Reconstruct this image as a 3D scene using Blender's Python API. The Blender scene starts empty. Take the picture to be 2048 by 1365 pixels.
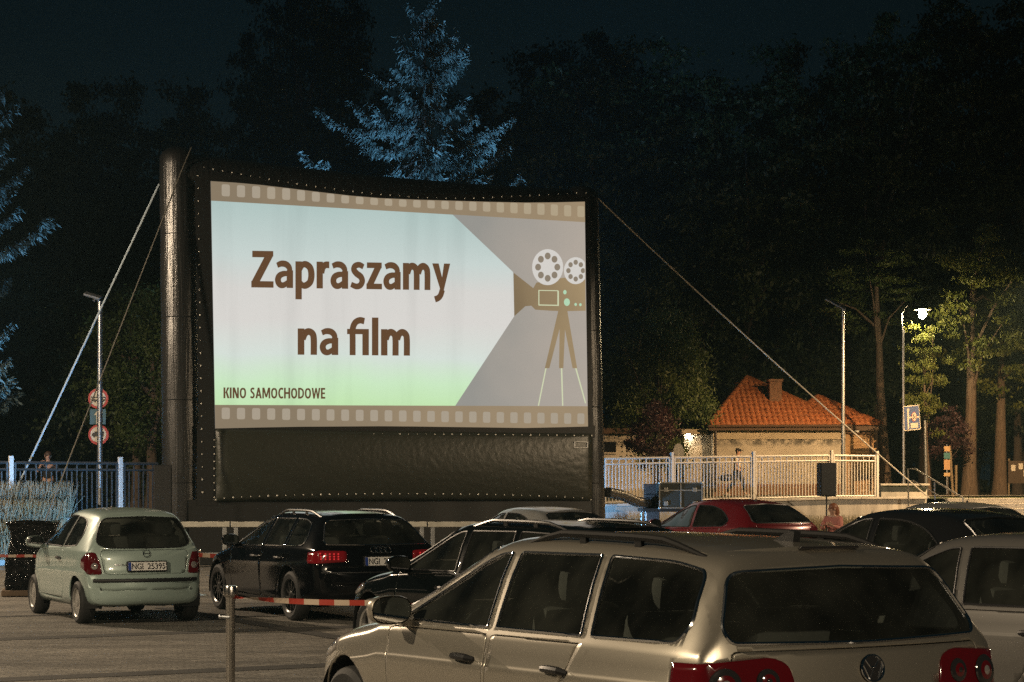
import bpy, bmesh, math, random
import numpy as np
from mathutils import Vector, Matrix
from mathutils.bvhtree import BVHTree

# ---------------------------------------------------------------- camera, world, exposure
R = math.radians
SC = bpy.context.scene
COL = SC.collection
FPX, CX, HZ, CAMH = 3982.0, 1024.0, 977.0, 1.8     # focal length, centre column and horizon row of the 2048 px photograph
cam_d = bpy.data.cameras.new('camera'); cam = bpy.data.objects.new('camera', cam_d); COL.objects.link(cam)
cam_d.sensor_width = 36.0
cam_d.lens = 36.0 * FPX / 2048.0
cam_d.shift_y = (HZ - 682.5) / 2048.0
cam_d.clip_start = 0.2; cam_d.clip_end = 2000
cam.location = (0, 0, CAMH); cam.rotation_euler = (R(90), 0, 0)
SC.camera = cam
SC.view_settings.view_transform = 'Standard'; SC.view_settings.look = 'None'
SC.view_settings.exposure = 0.0; SC.view_settings.gamma = 1.0
SC.cycles.use_denoising = False          # the photograph is grainy: keep the sensor-like noise
SC.cycles.max_bounces = 5; SC.cycles.diffuse_bounces = 2; SC.cycles.glossy_bounces = 3; SC.cycles.volume_bounces = 0; SC.cycles.transparent_max_bounces = 10
SC.cycles.sample_clamp_indirect = 2.0
SC.cycles.caustics_reflective = False; SC.cycles.caustics_refractive = False

world = bpy.data.worlds.new('World'); SC.world = world; world.use_nodes = True
wn = world.node_tree.nodes; wl = world.node_tree.links; wn.clear()
w_out = wn.new('ShaderNodeOutputWorld'); w_bg = wn.new('ShaderNodeBackground')
w_sky = wn.new('ShaderNodeTexSky'); w_sky.sky_type = 'NISHITA'; w_sky.sun_disc = False
w_sky.sun_elevation = R(-9); w_sky.sun_rotation = R(200)
w_add = wn.new('ShaderNodeMix'); w_add.data_type = 'RGBA'; w_add.blend_type = 'ADD'
w_add.inputs[0].default_value = 1.0
wl.new(w_sky.outputs[0], w_add.inputs[6]); w_add.inputs[7].default_value = (0.040, 0.104, 0.135, 1)
wl.new(w_add.outputs[2], w_bg.inputs[0]); w_bg.inputs[1].default_value = 0.049
wl.new(w_bg.outputs[0], w_out.inputs[0])

# ---------------------------------------------------------------- helpers
def at(px, py, d):
    """point that stands d metres away and shows at that pixel of the photograph"""
    return Vector(((px - CX) / FPX * d, d, CAMH + (HZ - py) / FPX * d))

def lin(r, g, b):
    f = lambda c: (c/255/12.92) if c/255 <= 0.04045 else ((c/255+0.055)/1.055)**2.4
    return (f(r), f(g), f(b))

def tag(o, label=None, cat=None, group=None, kind=None):
    if label: o['label'] = label
    if cat: o['category'] = cat
    if group: o['group'] = group
    if kind: o['kind'] = kind
    return o

def empty(name, loc=(0, 0, 0), rz=0.0, label=None, cat=None, group=None):
    o = bpy.data.objects.new(name, None); COL.objects.link(o)
    o.location = loc; o.rotation_euler = (0, 0, rz); o.empty_display_size = 0.2
    return tag(o, label, cat, group)

def link(name, me, parent=None, m=None):
    o = bpy.data.objects.new(name, me); COL.objects.link(o)
    if parent is not None: o.parent = parent
    if m is not None and len(me.materials) == 0:
        for q in (m if isinstance(m, (list, tuple)) else [m]): me.materials.append(q)
    return o

def np_mesh(name, V, F):
    V = np.asarray(V, dtype=np.float32); F = np.asarray(F, dtype=np.int32)
    me = bpy.data.meshes.new(name)
    me.vertices.add(len(V)); me.vertices.foreach_set('co', V.ravel())
    k = F.shape[1]
    me.loops.add(F.size); me.loops.foreach_set('vertex_index', F.ravel())
    me.polygons.add(len(F))
    me.polygons.foreach_set('loop_start', np.arange(0, F.size, k, dtype=np.int32))
    me.update(calc_edges=True)
    return me

class MB:
    """collects shapes into one mesh"""
    def __init__(s): s.v = []; s.f = []
    def add(s, vs, fs):
        b = len(s.v); s.v += [tuple(p) for p in vs]; s.f += [tuple(i+b for i in f) for f in fs]; return s
    def box(s, c, size, rot=None, bev=0.0):
        x, y, z = (q/2 for q in size)
        if bev <= 0:
            vs = [Vector((i*x, j*y, k*z)) for i in (-1, 1) for j in (-1, 1) for k in (-1, 1)]
            fs = [(0,1,3,2),(4,6,7,5),(0,4,5,1),(2,3,7,6),(0,2,6,4),(1,5,7,3)]
        else:
            bm = bmesh.new(); bmesh.ops.create_cube(bm, size=1.0)
            bmesh.ops.scale(bm, vec=(2*x, 2*y, 2*z), verts=bm.verts)
            bmesh.ops.bevel(bm, geom=bm.edges[:], offset=bev, segments=2, affect='EDGES', profile=0.6)
            bm.verts.index_update()
            vs = [v.co.copy() for v in bm.verts]; fs = [tuple(v.index for v in f.verts) for f in bm.faces]; bm.free()
        if rot is not None: vs = [rot @ v for v in vs]
        c = Vector(c)
        return s.add([v + c for v in vs], fs)
    def quad(s, a, b, c, d): return s.add([a, b, c, d], [(0, 1, 2, 3)])
    def poly(s, pts): return s.add(pts, [tuple(range(len(pts)))])
    def prism(s, pts, vec):
        n = len(pts); vec = Vector(vec)
        vs = [Vector(p) for p in pts] + [Vector(p)+vec for p in pts]
        fs = [tuple(range(n))[::-1], tuple(range(n, 2*n))] + [(i, (i+1) % n, (i+1) % n+n, i+n) for i in range(n)]
        return s.add(vs, fs)
    def tube(s, path, rad, n=8, closed=False, cap=True, flat=None):
        P = [Vector(p) for p in path]; m = len(P)
        if not isinstance(rad, (list, tuple)): rad = [rad]*m
        up = Vector((0, 0, 1)); rings = []; prev = None
        for i in range(m):
            a = P[(i-1) % m] if (closed or i > 0) else P[i]
            b = P[(i+1) % m] if (closed or i < m-1) else P[i]
            t = (b-a)
            t = t.normalized() if t.length > 1e-9 else Vector((0, 0, 1))
            if prev is None:
                ref = up if abs(t.z) < 0.95 else Vector((1, 0, 0))
                n1 = t.cross(ref).normalized()
            else:
                n1 = (prev - t*prev.dot(t))
                n1 = n1.normalized() if n1.length > 1e-6 else t.cross(up).normalized()
            prev = n1; n2 = t.cross(n1)
            r = rad[i]
            rings.append([P[i] + (n1*math.cos(2*math.pi*k/n) + n2*math.sin(2*math.pi*k/n)*(flat or 1.0))*r for k in range(n)])
        vs = [v for ring in rings for v in ring]; fs = []
        for i in range(m if closed else m-1):
            j = (i+1) % m
            fs += [(i*n+k, i*n+(k+1) % n, j*n+(k+1) % n, j*n+k) for k in range(n)]
        if cap and not closed:
            fs += [tuple(range(n))[::-1], tuple((m-1)*n+k for k in range(n))]
        return s.add(vs, fs)
    def cyl(s, a, b, r, n=12, r2=None): return s.tube([a, b], [r, r if r2 is None else r2], n)
    def lathe(s, prof, c=(0, 0, 0), n=20, axis='z'):
        c = Vector(c); vs = []; m = len(prof)
        for r, h in prof:
            for k in range(n):
                a = 2*math.pi*k/n; p = (r*math.cos(a), r*math.sin(a), h)
                if axis == 'y': p = (p[0], p[2], p[1])
                if axis == 'x': p = (p[2], p[0], p[1])
                vs.append(c + Vector(p))
        fs = [(i*n+k, i*n+(k+1) % n, (i+1)*n+(k+1) % n, (i+1)*n+k) for i in range(m-1) for k in range(n)]
        return s.add(vs, fs)
    def ball(s, c, rx, ry=None, rz=None, n=14, m=8, rot=None):
        ry = rx if ry is None else ry; rz = rx if rz is None else rz; c = Vector(c); vs = []; fs = []
        for i in range(m+1):
            t = math.pi*i/m
            for k in range(n):
                a = 2*math.pi*k/n
                p = Vector((rx*math.sin(t)*math.cos(a), ry*math.sin(t)*math.sin(a), rz*math.cos(t)))
                vs.append(c + (rot @ p if rot is not None else p))
        fs = [(i*n+k, (i+1)*n+k, (i+1)*n+(k+1) % n, i*n+(k+1) % n) for i in range(m) for k in range(n)]
        return s.add(vs, fs)
    def mesh(s, name, smooth=False):
        me = bpy.data.meshes.new(name); me.from_pydata([tuple(v) for v in s.v], [], s.f)
        bm = bmesh.new(); bm.from_mesh(me)
        bmesh.ops.remove_doubles(bm, verts=bm.verts, dist=1e-5)
        bmesh.ops.recalc_face_normals(bm, faces=bm.faces)
        if smooth:
            for f in bm.faces: f.smooth = True
            ang = R(38)
            for e in bm.edges:
                if len(e.link_faces) == 2 and e.calc_face_angle(0) > ang: e.smooth = False
        bm.to_mesh(me); bm.free()
        return me
    def build(s, name, m, parent=None, smooth=False):
        return link(name, s.mesh(name, smooth), parent, m)

_GL = {}
def text_geo(body, bold=0.0, spacing=1.0):
    """flat letter shapes, scaled so that the block is 1 wide and 1 high"""
    cu = bpy.data.curves.new('txt', 'FONT'); cu.body = body; cu.size = 1; cu.offset = bold; cu.space_character = spacing
    cu.resolution_u = 5
    o = bpy.data.objects.new('txt', cu); COL.objects.link(o)
    dg = bpy.context.evaluated_depsgraph_get(); ev = o.evaluated_get(dg); me = ev.to_mesh()
    vs = [v.co.copy() for v in me.vertices]; fs = [tuple(p.vertices) for p in me.polygons]
    ev.to_mesh_clear(); bpy.data.objects.remove(o); bpy.data.curves.remove(cu)
    x0 = min(v.x for v in vs); x1 = max(v.x for v in vs); y0 = min(v.y for v in vs); y1 = max(v.y for v in vs)
    return [((v.x-x0)/(x1-x0), (v.y-y0)/(y1-y0)) for v in vs], fs

# ---------------------------------------------------------------- materials
MATS = {}
def pm(name, col, rough=0.6, metal=0.0, coat=0.0, var=0.0, vs=4.0, bump=0.0, bs=40.0, spec=0.5, em=None, es=1.0,
       trans=0.0, col2=None, detail=6.0, stretch=(1, 1, 1), sheen=0.0, sss=0.0):
    if name in MATS: return MATS[name]
    m = bpy.data.materials.new(name); m.use_nodes = True
    nt = m.node_tree; nd = nt.nodes; lk = nt.links
    p = nd['Principled BSDF']
    p.inputs['Base Color'].default_value = (*col, 1); p.inputs['Roughness'].default_value = rough
    p.inputs['Metallic'].default_value = metal; p.inputs['Coat Weight'].default_value = coat
    p.inputs['Coat Roughness'].default_value = 0.06
    p.inputs['Specular IOR Level'].default_value = spec
    if sheen: p.inputs['Sheen Weight'].default_value = sheen
    if em: p.inputs['Emission Color'].default_value = (*em, 1); p.inputs['Emission Strength'].default_value = es
    tc = None
    if var > 0 or bump > 0:
        tc = nd.new('ShaderNodeTexCoord'); mp = nd.new('ShaderNodeMapping'); lk.new(tc.outputs['Object'], mp.inputs[0])
        mp.inputs['Scale'].default_value = stretch
    if var > 0:
        n = nd.new('ShaderNodeTexNoise'); n.inputs['Scale'].default_value = vs; n.inputs['Detail'].default_value = detail
        n.inputs['Roughness'].default_value = 0.65
        lk.new(mp.outputs[0], n.inputs['Vector'])
        cr = nd.new('ShaderNodeValToRGB'); cr.color_ramp.elements[0].position = 0.3; cr.color_ramp.elements[1].position = 0.7
        c2 = col2 or tuple(c*(1-var) for c in col)
        c1 = col if col2 else tuple(min(1, c*(1+var*0.5)) for c in col)
        cr.color_ramp.elements[0].color = (*c2, 1); cr.color_ramp.elements[1].color = (*c1, 1)
        lk.new(n.outputs['Fac'], cr.inputs[0]); lk.new(cr.outputs[0], p.inputs['Base Color'])
    if bump > 0:
        n2 = nd.new('ShaderNodeTexNoise'); n2.inputs['Scale'].default_value = bs; n2.inputs['Detail'].default_value = 5
        lk.new(mp.outputs[0], n2.inputs['Vector'])
        b = nd.new('ShaderNodeBump'); b.inputs['Strength'].default_value = bump; b.inputs['Distance'].default_value = 0.02
        lk.new(n2.outputs['Fac'], b.inputs['Height']); lk.new(b.outputs[0], p.inputs['Normal'])
    MATS[name] = m
    return m

def leaf_mat(name, col, col2, rough=0.55, tr=0.35):
    if name in MATS: return MATS[name]
    m = bpy.data.materials.new(name); m.use_nodes = True
    nt = m.node_tree; nd = nt.nodes; lk = nt.links; nd.clear()
    out = nd.new('ShaderNodeOutputMaterial'); d = nd.new('ShaderNodeBsdfPrincipled'); t = nd.new('ShaderNodeBsdfTranslucent')
    mx = nd.new('ShaderNodeMixShader'); mx.inputs[0].default_value = tr
    tc = nd.new('ShaderNodeTexCoord'); n = nd.new('ShaderNodeTexNoise'); n.inputs['Scale'].default_value = 1.3; n.inputs['Detail'].default_value = 4
    lk.new(tc.outputs['Object'], n.inputs['Vector'])
    cr = nd.new('ShaderNodeValToRGB'); cr.color_ramp.elements[0].color = (*col, 1); cr.color_ramp.elements[1].color = (*col2, 1)
    cr.color_ramp.elements[0].position = 0.35; cr.color_ramp.elements[1].position = 0.65
    lk.new(n.outputs['Fac'], cr.inputs[0]); lk.new(cr.outputs[0], d.inputs['Base Color']); lk.new(cr.outputs[0], t.inputs['Color'])
    d.inputs['Roughness'].default_value = rough
    lk.new(d.outputs[0], mx.inputs[1]); lk.new(t.outputs[0], mx.inputs[2]); lk.new(mx.outputs[0], out.inputs[0])
    MATS[name] = m
    return m

def glass_mat(name, tint, gloss_rough=0.015, ior=1.5):
    if name in MATS: return MATS[name]
    m = bpy.data.materials.new(name); m.use_nodes = True
    nt = m.node_tree; nd = nt.nodes; lk = nt.links; nd.clear()
    out = nd.new('ShaderNodeOutputMaterial'); t = nd.new('ShaderNodeBsdfTransparent'); g = nd.new('ShaderNodeBsdfGlossy')
    f = nd.new('ShaderNodeFresnel'); mx = nd.new('ShaderNodeMixShader')
    f.inputs['IOR'].default_value = ior; t.inputs[0].default_value = (*tint, 1); g.inputs['Roughness'].default_value = gloss_rough
    g.inputs[0].default_value = (1, 1, 1, 1)
    # added pale diffuse film, so that lit panes show a veil of light
    tc = nd.new('ShaderNodeTexCoord'); n = nd.new('ShaderNodeTexNoise'); n.inputs['Scale'].default_value = 3.0; n.inputs['Detail'].default_value = 6; lk.new(tc.outputs['Object'], n.inputs['Vector'])
    mr = nd.new('ShaderNodeMapRange'); mr.inputs[1].default_value = 0.35; mr.inputs[2].default_value = 0.7; mr.inputs[3].default_value = 0.010; mr.inputs[4].default_value = 0.048; lk.new(n.outputs['Fac'], mr.inputs[0])
    df = nd.new('ShaderNodeBsdfDiffuse'); df.inputs[0].default_value = (0.42, 0.44, 0.36, 1); m0 = nd.new('ShaderNodeMixShader')
    lk.new(mr.outputs[0], m0.inputs[0]); lk.new(t.outputs[0], m0.inputs[1]); lk.new(df.outputs[0], m0.inputs[2])
    lk.new(f.outputs[0], mx.inputs[0]); lk.new(m0.outputs[0], mx.inputs[1]); lk.new(g.outputs[0], mx.inputs[2]); lk.new(mx.outputs[0], out.inputs[0])
    MATS[name] = m
    return m

def emit_mat(name, col, strength=1.0):
    if name in MATS: return MATS[name]
    m = bpy.data.materials.new(name); m.use_nodes = True
    nd = m.node_tree.nodes; nd.clear()
    e = nd.new('ShaderNodeEmission'); e.inputs[0].default_value = (*col, 1); e.inputs[1].default_value = strength
    o = nd.new('ShaderNodeOutputMaterial'); m.node_tree.links.new(e.outputs[0], o.inputs[0])
    MATS[name] = m
    return m

M_STEEL = pm('galvanised_steel', (0.42, 0.43, 0.44), 0.38, 0.9, var=0.25, vs=18)
M_BLACKPL = pm('black_plastic', (0.012, 0.012, 0.013), 0.42)
M_RUBBER = pm('rubber', (0.018, 0.018, 0.018), 0.75, bump=0.15, bs=60)
M_CHROME = pm('chrome', (0.75, 0.75, 0.76), 0.12, 1.0)
M_WHITEP = pm('white_paint', (0.72, 0.72, 0.70), 0.45, var=0.12, vs=9)
# ---------------------------------------------------------------- lamps of the place (their light sits in their heads)
M_POLE = pm('lamp_pole_paint', (0.22, 0.23, 0.24), 0.45, 0.6, var=0.3, vs=12)
def down_light(parent, loc, power, col, radius=0.12, name='lamp_light', size=158, tilt=0.0):
    """street lamp optics: light below the lamp only"""
    l = bpy.data.lights.new(name, 'SPOT'); l.energy = power; l.color = col; l.shadow_soft_size = radius; l.spot_size = R(size); l.spot_blend = 0.25
    o = bpy.data.objects.new(name, l); COL.objects.link(o); o.parent = parent; o.location = loc; o.rotation_euler = (0, R(tilt), 0)
    return o
def car_park_lamp(loc, h, rz, power, col, label, tilt=0.0, size=158):
    t = empty('street_lamp', loc, rz, label, 'street lamp')
    m = MB(); m.tube([(0, 0, 0), (0, 0, h*0.5), (0, 0, h)], [0.09, 0.075, 0.055], 10); m.lathe([(0.14, 0), (0.14, 0.3), (0.09, 0.35)], n=10)
    m.build('pole', M_POLE, t, True)
    m = MB(); m.tube([(0, 0, h-0.05), (0.5, 0, h+0.15), (1.2, 0, h+0.22)], 0.035, 8); m.build('arm', M_POLE, t, True)
    m = MB(); m.box((1.5, 0, h+0.26), (0.75, 0.3, 0.12), bev=0.03); m.build('lamp_head', M_POLE, t, True)
    m = MB(); m.ball((1.5, 0, h+0.19), 0.26, 0.11, 0.05, 12, 6); m.build('lamp_glass', emit_mat('lamp_glow_%s' % label[:9], col, 20), t, True)
    down_light(t, (1.5, 0, h+0.02), power, col, 0.10, tilt=tilt, size=size)
    return t
car_park_lamp((-15.0, 9.0, 0), 9.0, R(20), 8500, (1.0, 0.80, 0.55), 'tall car park lamp left of the parked cars', -8)
car_park_lamp((7.5, -8.0, 0), 9.0, R(110), 6500, (1.0, 0.80, 0.55), 'tall car park lamp behind the parked cars', -8)
car_park_lamp((-19.5, 36.0, 0), 9.5, R(20), 10500, (1.0, 0.77, 0.53), 'tall car park lamp beside the left fence', -14, 166)
car_park_lamp((22.0, 40.0, 0), 9.0, R(170), 8500, (1.0, 0.74, 0.46), 'tall car park lamp right of the parked cars', -8)
car_park_lamp((18.0, 62.0, 1.4), 7.5, R(90), 15000, (1.0, 0.62, 0.29), 'tall sodium lamp in front of the tiled house', -8, 158)

M_FLOOD = pm('flood_case', (0.02, 0.02, 0.022), 0.5)
def flood(loc, aim, power, label, size=150):
    t = empty('stage_floodlight', loc, 0, label, 'floodlight')
    d = (Vector(aim) - Vector(loc)).normalized(); q = d.to_track_quat('-Z', 'Y'); rm = q.to_matrix()
    m = MB(); m.box(Vector((0, 0, 0.28)) - d*0.1, (0.34, 0.26, 0.14), rm, 0.02); m.build('lamp_case', M_FLOOD, t)
    m = MB(); m.tube([(-0.2, 0, 0.02), (-0.2, 0, 0.28)], 0.015, 6); m.tube([(0.2, 0, 0.02), (0.2, 0, 0.28)], 0.015, 6); m.box((0, 0, 0.015), (0.44, 0.2, 0.03)); m.build('bracket', M_FLOOD, t)
    m = MB(); m.box(Vector((0, 0, 0.28)) - d*0.022, (0.28, 0.2, 0.008), rm); m.build('lens', emit_mat('blue_led', (0.2, 0.55, 1.0), 6), t)
    l = bpy.data.lights.new('led_light', 'SPOT'); l.energy = power; l.color = (0.26, 0.58, 1.0); l.spot_size = R(size); l.spot_blend = 0.6; l.shadow_soft_size = 0.12
    o = bpy.data.objects.new('led_light', l); COL.objects.link(o); o.parent = t; o.location = Vector((0, 0, 0.28)) + d*0.02; o.rotation_euler = q.to_euler()
    return t
flood((-1.6, 51.9, 0.0), (-2.7, 61.0, 12.5), 24000, 'blue led uplight on the ground behind the screen under the spruce', 85)
flood((1.6, 53.4, 0.0), (4.6, 58.5, 1.7), 1100, 'blue led floodlight behind the right screen column facing the fence', 140)
flood((-8.4, 43.4, 0.0), (-13.5, 47.8, 2.0), 1700, 'small blue led floodlight added behind the mint hatchback to light the grass', 100)  # extra unseen flood, added to bring blue light onto the left grass and fence
flood((-16.0, 53.0, 1.05), (-16.9, 55.4, 9.0), 8000, 'blue led uplight on the lawn behind the left fence under the edge spruce', 90)
# ---------------------------------------------------------------- ground, terrace, paving
YAW0 = R(28)                                         # the paving grid and the front row of cars share this heading
def paving_material():
    m = bpy.data.materials.new('block_paving'); m.use_nodes = True
    nt = m.node_tree; nd = nt.nodes; lk = nt.links; p = nd['Principled BSDF']
    tc = nd.new('ShaderNodeTexCoord'); mp = nd.new('ShaderNodeMapping'); lk.new(tc.outputs['Object'], mp.inputs[0])
    mp.inputs['Rotation'].default_value = (0, 0, -YAW0)
    br = nd.new('ShaderNodeTexBrick'); lk.new(mp.outputs[0], br.inputs['Vector'])
    br.inputs['Scale'].default_value = 1.0; br.inputs['Brick Width'].default_value = 0.20; br.inputs['Row Height'].default_value = 0.10
    br.inputs['Mortar Size'].default_value = 0.006; br.inputs['Mortar Smooth'].default_value = 0.3; br.inputs['Bias'].default_value = 0.0
    br.inputs['Color1'].default_value = (0.285, 0.262, 0.225, 1); br.inputs['Color2'].default_value = (0.200, 0.183, 0.156, 1); br.inputs['Mortar'].default_value = (0.09, 0.082, 0.07, 1)
    n = nd.new('ShaderNodeTexNoise'); n.inputs['Scale'].default_value = 0.55; n.inputs['Detail'].default_value = 9; n.inputs['Roughness'].default_value = 0.7
    mp2 = nd.new('ShaderNodeMapping'); mp2.inputs['Rotation'].default_value = (0, 0, -YAW0); mp2.inputs['Scale'].default_value = (0.5, 2.2, 1)
    lk.new(tc.outputs['Object'], mp2.inputs[0]); lk.new(mp2.outputs[0], n.inputs['Vector'])
    cr = nd.new('ShaderNodeValToRGB'); cr.color_ramp.elements[0].position = 0.32; cr.color_ramp.elements[0].color = (0.30, 0.30, 0.30, 1)
    cr.color_ramp.elements[1].position = 0.62; cr.color_ramp.elements[1].color = (1.15, 1.15, 1.15, 1)
    lk.new(n.outputs['Fac'], cr.inputs[0])
    mx = nd.new('ShaderNodeMix'); mx.data_type = 'RGBA'; mx.blend_type = 'MULTIPLY'; mx.inputs[0].default_value = 1
    lk.new(br.outputs['Color'], mx.inputs[6]); lk.new(cr.outputs[0], mx.inputs[7]); lk.new(mx.outputs[2], p.inputs['Base Color'])
    # oil spots and small dark stains
    n3 = nd.new('ShaderNodeTexNoise'); n3.inputs['Scale'].default_value = 1.7; n3.inputs['Detail'].default_value = 3; lk.new(mp2.outputs[0], n3.inputs['Vector'])
    cr3 = nd.new('ShaderNodeValToRGB'); cr3.color_ramp.elements[0].position = 0.70; cr3.color_ramp.elements[0].color = (1, 1, 1, 1)
    cr3.color_ramp.elements[1].position = 0.76; cr3.color_ramp.elements[1].color = (0.45, 0.45, 0.45, 1); lk.new(n3.outputs['Fac'], cr3.inputs[0])
    mx3 = nd.new('ShaderNodeMix'); mx3.data_type = 'RGBA'; mx3.blend_type = 'MULTIPLY'; mx3.inputs[0].default_value = 1
    lk.new(mx.outputs[2], mx3.inputs[6]); lk.new(cr3.outputs[0], mx3.inputs[7]); lk.new(mx3.outputs[2], p.inputs['Base Color'])
    n5 = nd.new('ShaderNodeTexNoise'); n5.inputs['Scale'].default_value = 7.0; n5.inputs['Detail'].default_value = 8; n5.inputs['Roughness'].default_value = 0.85; lk.new(mp.outputs[0], n5.inputs['Vector'])
    cr5 = nd.new('ShaderNodeValToRGB'); cr5.color_ramp.elements[0].position = 0.35; cr5.color_ramp.elements[0].color = (0.45, 0.45, 0.45, 1); cr5.color_ramp.elements[1].position = 0.66; cr5.color_ramp.elements[1].color = (1.3, 1.3, 1.3, 1); lk.new(n5.outputs['Fac'], cr5.inputs[0])
    mx5 = nd.new('ShaderNodeMix'); mx5.data_type = 'RGBA'; mx5.blend_type = 'MULTIPLY'; mx5.inputs[0].default_value = 1
    lk.new(mx3.outputs[2], mx5.inputs[6]); lk.new(cr5.outputs[0], mx5.inputs[7]); lk.new(mx5.outputs[2], p.inputs['Base Color'])
    bp = nd.new('ShaderNodeBump'); bp.inputs['Strength'].default_value = 0.9; bp.inputs['Distance'].default_value = 0.015
    n4 = nd.new('ShaderNodeTexNoise'); n4.inputs['Scale'].default_value = 25; n4.inputs['Detail'].default_value = 5; lk.new(mp.outputs[0], n4.inputs['Vector'])
    ad = nd.new('ShaderNodeMath'); ad.operation = 'SUBTRACT'; lk.new(n4.outputs['Fac'], ad.inputs[0]); lk.new(br.outputs['Fac'], ad.inputs[1])
    lk.new(ad.outputs[0], bp.inputs['Height']); lk.new(bp.outputs[0], p.inputs['Normal'])
    p.inputs['Roughness'].default_value = 0.75
    return m
M_PAVE = paving_material()
m = MB(); m.quad((-260, -120, 0), (260, -120, 0), (260, 400, 0), (-260, 400, 0))
g = m.build('car_park_ground', M_PAVE); tag(g, kind='structure')

# dark paving bands that mark the bays: sheets 4 mm above the ground
M_BAND = pm('dark_paving', (0.045, 0.042, 0.038), 0.8, var=0.4, vs=6, bump=0.3, bs=30)
hv = Vector((-math.sin(YAW0), math.cos(YAW0), 0)); lv = Vector((math.cos(YAW0), math.sin(YAW0), 0))
def band(px, py, along, l0, l1, w, k):
    d = CAMH*FPX/(py-HZ); c = Vector(((px-CX)/FPX*d, d, 0.004 + 0.004*k)); a = along; b = Vector((-a.y, a.x, 0))
    m = MB(); n = 24; rnd = random.Random(int(px))
    L = []
    for i in range(n+1):
        q = c + a*(l0+(l1-l0)*i/n); j = rnd.uniform(-0.03, 0.03)
        L.append((q - b*(w/2+j), q + b*(w/2+j*0.6)))
    for i in range(n): m.quad(L[i][0], L[i+1][0], L[i+1][1], L[i][1])
    o = m.build('paving_band', M_BAND); tag(o, kind='structure')
band(230, 1271, lv, -12, 30, 0.42, 0)
band(300, 1347, lv, -14, 30, 0.42, 0)
band(570, 1258, hv, -3.4, 5.0, 0.30, 1)
band(60, 1232, lv, -10, 2.0, 0.25, 0)

def fence_y(x): return 50.0 + (x+8.0)*0.71
def terr(x, y=None):
    t = min(1.0, max(0.0, (x+8.0)/18.0)); z = 1.05 + 0.42*t
    if y is not None: z += max(0, y-fence_y(x)-4)*0.004
    return z
# raised terrace behind the retaining wall, with lawn and paths
def terrace_mesh():
    xs = np.linspace(-90, 110, 81); ts = [0, 1.2, 3, 6, 10, 15, 22, 30, 45, 70, 120, 200]; V = []; F = []
    rnd = random.Random(4)
    for x in xs:
        for t in ts:
            y = fence_y(min(max(x, -40), 40)) - 0.55 + t
            V.append((x, y, terr(x, y) + (rnd.uniform(-0.02, 0.03) if t > 1 else 0)))
    n = len(ts)
    for i in range(len(xs)-1):
        for j in range(n-1): F.append((i*n+j, (i+1)*n+j, (i+1)*n+j+1, i*n+j+1))
    return np_mesh('terrace_lawn', V, F)
M_LAWN = pm('lawn', (0.045, 0.060, 0.018), 0.9, var=0.5, vs=1.5, bump=0.6, bs=30)
tag(link('terrace_lawn', terrace_mesh(), None, M_LAWN), kind='structure')
M_PATH = pm('path_slabs', (0.34, 0.31, 0.27), 0.85, var=0.3, vs=3)
def path_strip(x0, x1, off, w):
    m = MB(); n = 20
    for i in range(n):
        a = x0+(x1-x0)*i/n; b = x0+(x1-x0)*(i+1)/n
        ya, yb = fence_y(a)+off, fence_y(b)+off
        m.quad((a, ya, terr(a, ya)+0.04), (b, yb, terr(b, yb)+0.04), (b, yb+w, terr(b, yb+w)+0.04), (a, ya+w, terr(a, ya+w)+0.04))
    tag(m.build('path', M_PATH), kind='structure')
path_strip(0.5, 30, 6.5, 3.0); path_strip(-26, -4.5, 5.5, 1.2); path_strip(13, 40, 22, 0.9)

# retaining wall with a coping of single slabs
M_CONC = pm('wall_concrete', (0.40, 0.39, 0.37), 0.85, var=0.35, vs=2.2, bump=0.4, bs=14, stretch=(1, 1, 0.35))
w = empty('retaining_wall', (0, 0, 0), 0, 'long pale concrete retaining wall under the metal fences', 'wall')
m = MB()
X0, X1 = -34.0, 13.4
m = MB(); n = 24
for i in range(n):
    a = X0+(X1-X0)*i/n; b = X0+(X1-X0)*(i+1)/n
    pts = lambda x, t: [(x, fence_y(x)-0.85, -0.05), (x, fence_y(x)-0.85, terr(x)-0.02), (x, fence_y(x)-0.545, terr(x)-0.02), (x, fence_y(x)-0.545, -0.05)]
    A, B = pts(a, 0), pts(b, 0)
    m.add(A+B, [(0, 4, 5, 1), (1, 5, 6, 2), (2, 6, 7, 3)] + ([(0, 1, 2, 3)] if i == 0 else []) + ([(7, 6, 5, 4)] if i == n-1 else []))
m.build('wall', M_CONC, w)
slab = MB().box((0, 0, 0), (0.985, 0.40, 0.07), bev=0.012).mesh('coping_slab'); slab.materials.append(M_CONC)
ang = math.atan(0.71); L = 0; x = X0
while x < X1-0.5:
    o = bpy.data.objects.new('coping_slab', slab); COL.objects.link(o); o.parent = w
    o.location = (x+0.41, fence_y(x+0.41)-0.70, terr(x+0.41)+0.018); o.rotation_euler = (0, -math.atan2(terr(x+0.8)-terr(x), 1.0), ang)
    x += 0.8155
# ---------------------------------------------------------------- cars
def pchip(pts):
    x = np.array([p[0] for p in pts], float); y = np.array([p[1] for p in pts], float)
    h = np.diff(x); d = np.diff(y)/h; n = len(x); s = np.zeros(n)
    for i in range(1, n-1):
        if d[i-1]*d[i] > 0:
            w1 = 2*h[i]+h[i-1]; w2 = h[i]+2*h[i-1]; s[i] = (w1+w2)/(w1/d[i-1]+w2/d[i])
    s[0] = d[0]; s[-1] = d[-1]
    def f(q):
        q = float(min(max(q, x[0]), x[-1])); i = int(min(max(np.searchsorted(x, q)-1, 0), n-2)); t = (q-x[i])/h[i]
        return ((1+2*t)*(1-t)**2*y[i] + t*(1-t)**2*h[i]*s[i] + t*t*(3-2*t)*y[i+1] + t*t*(t-1)*h[i]*s[i+1])
    return f

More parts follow.
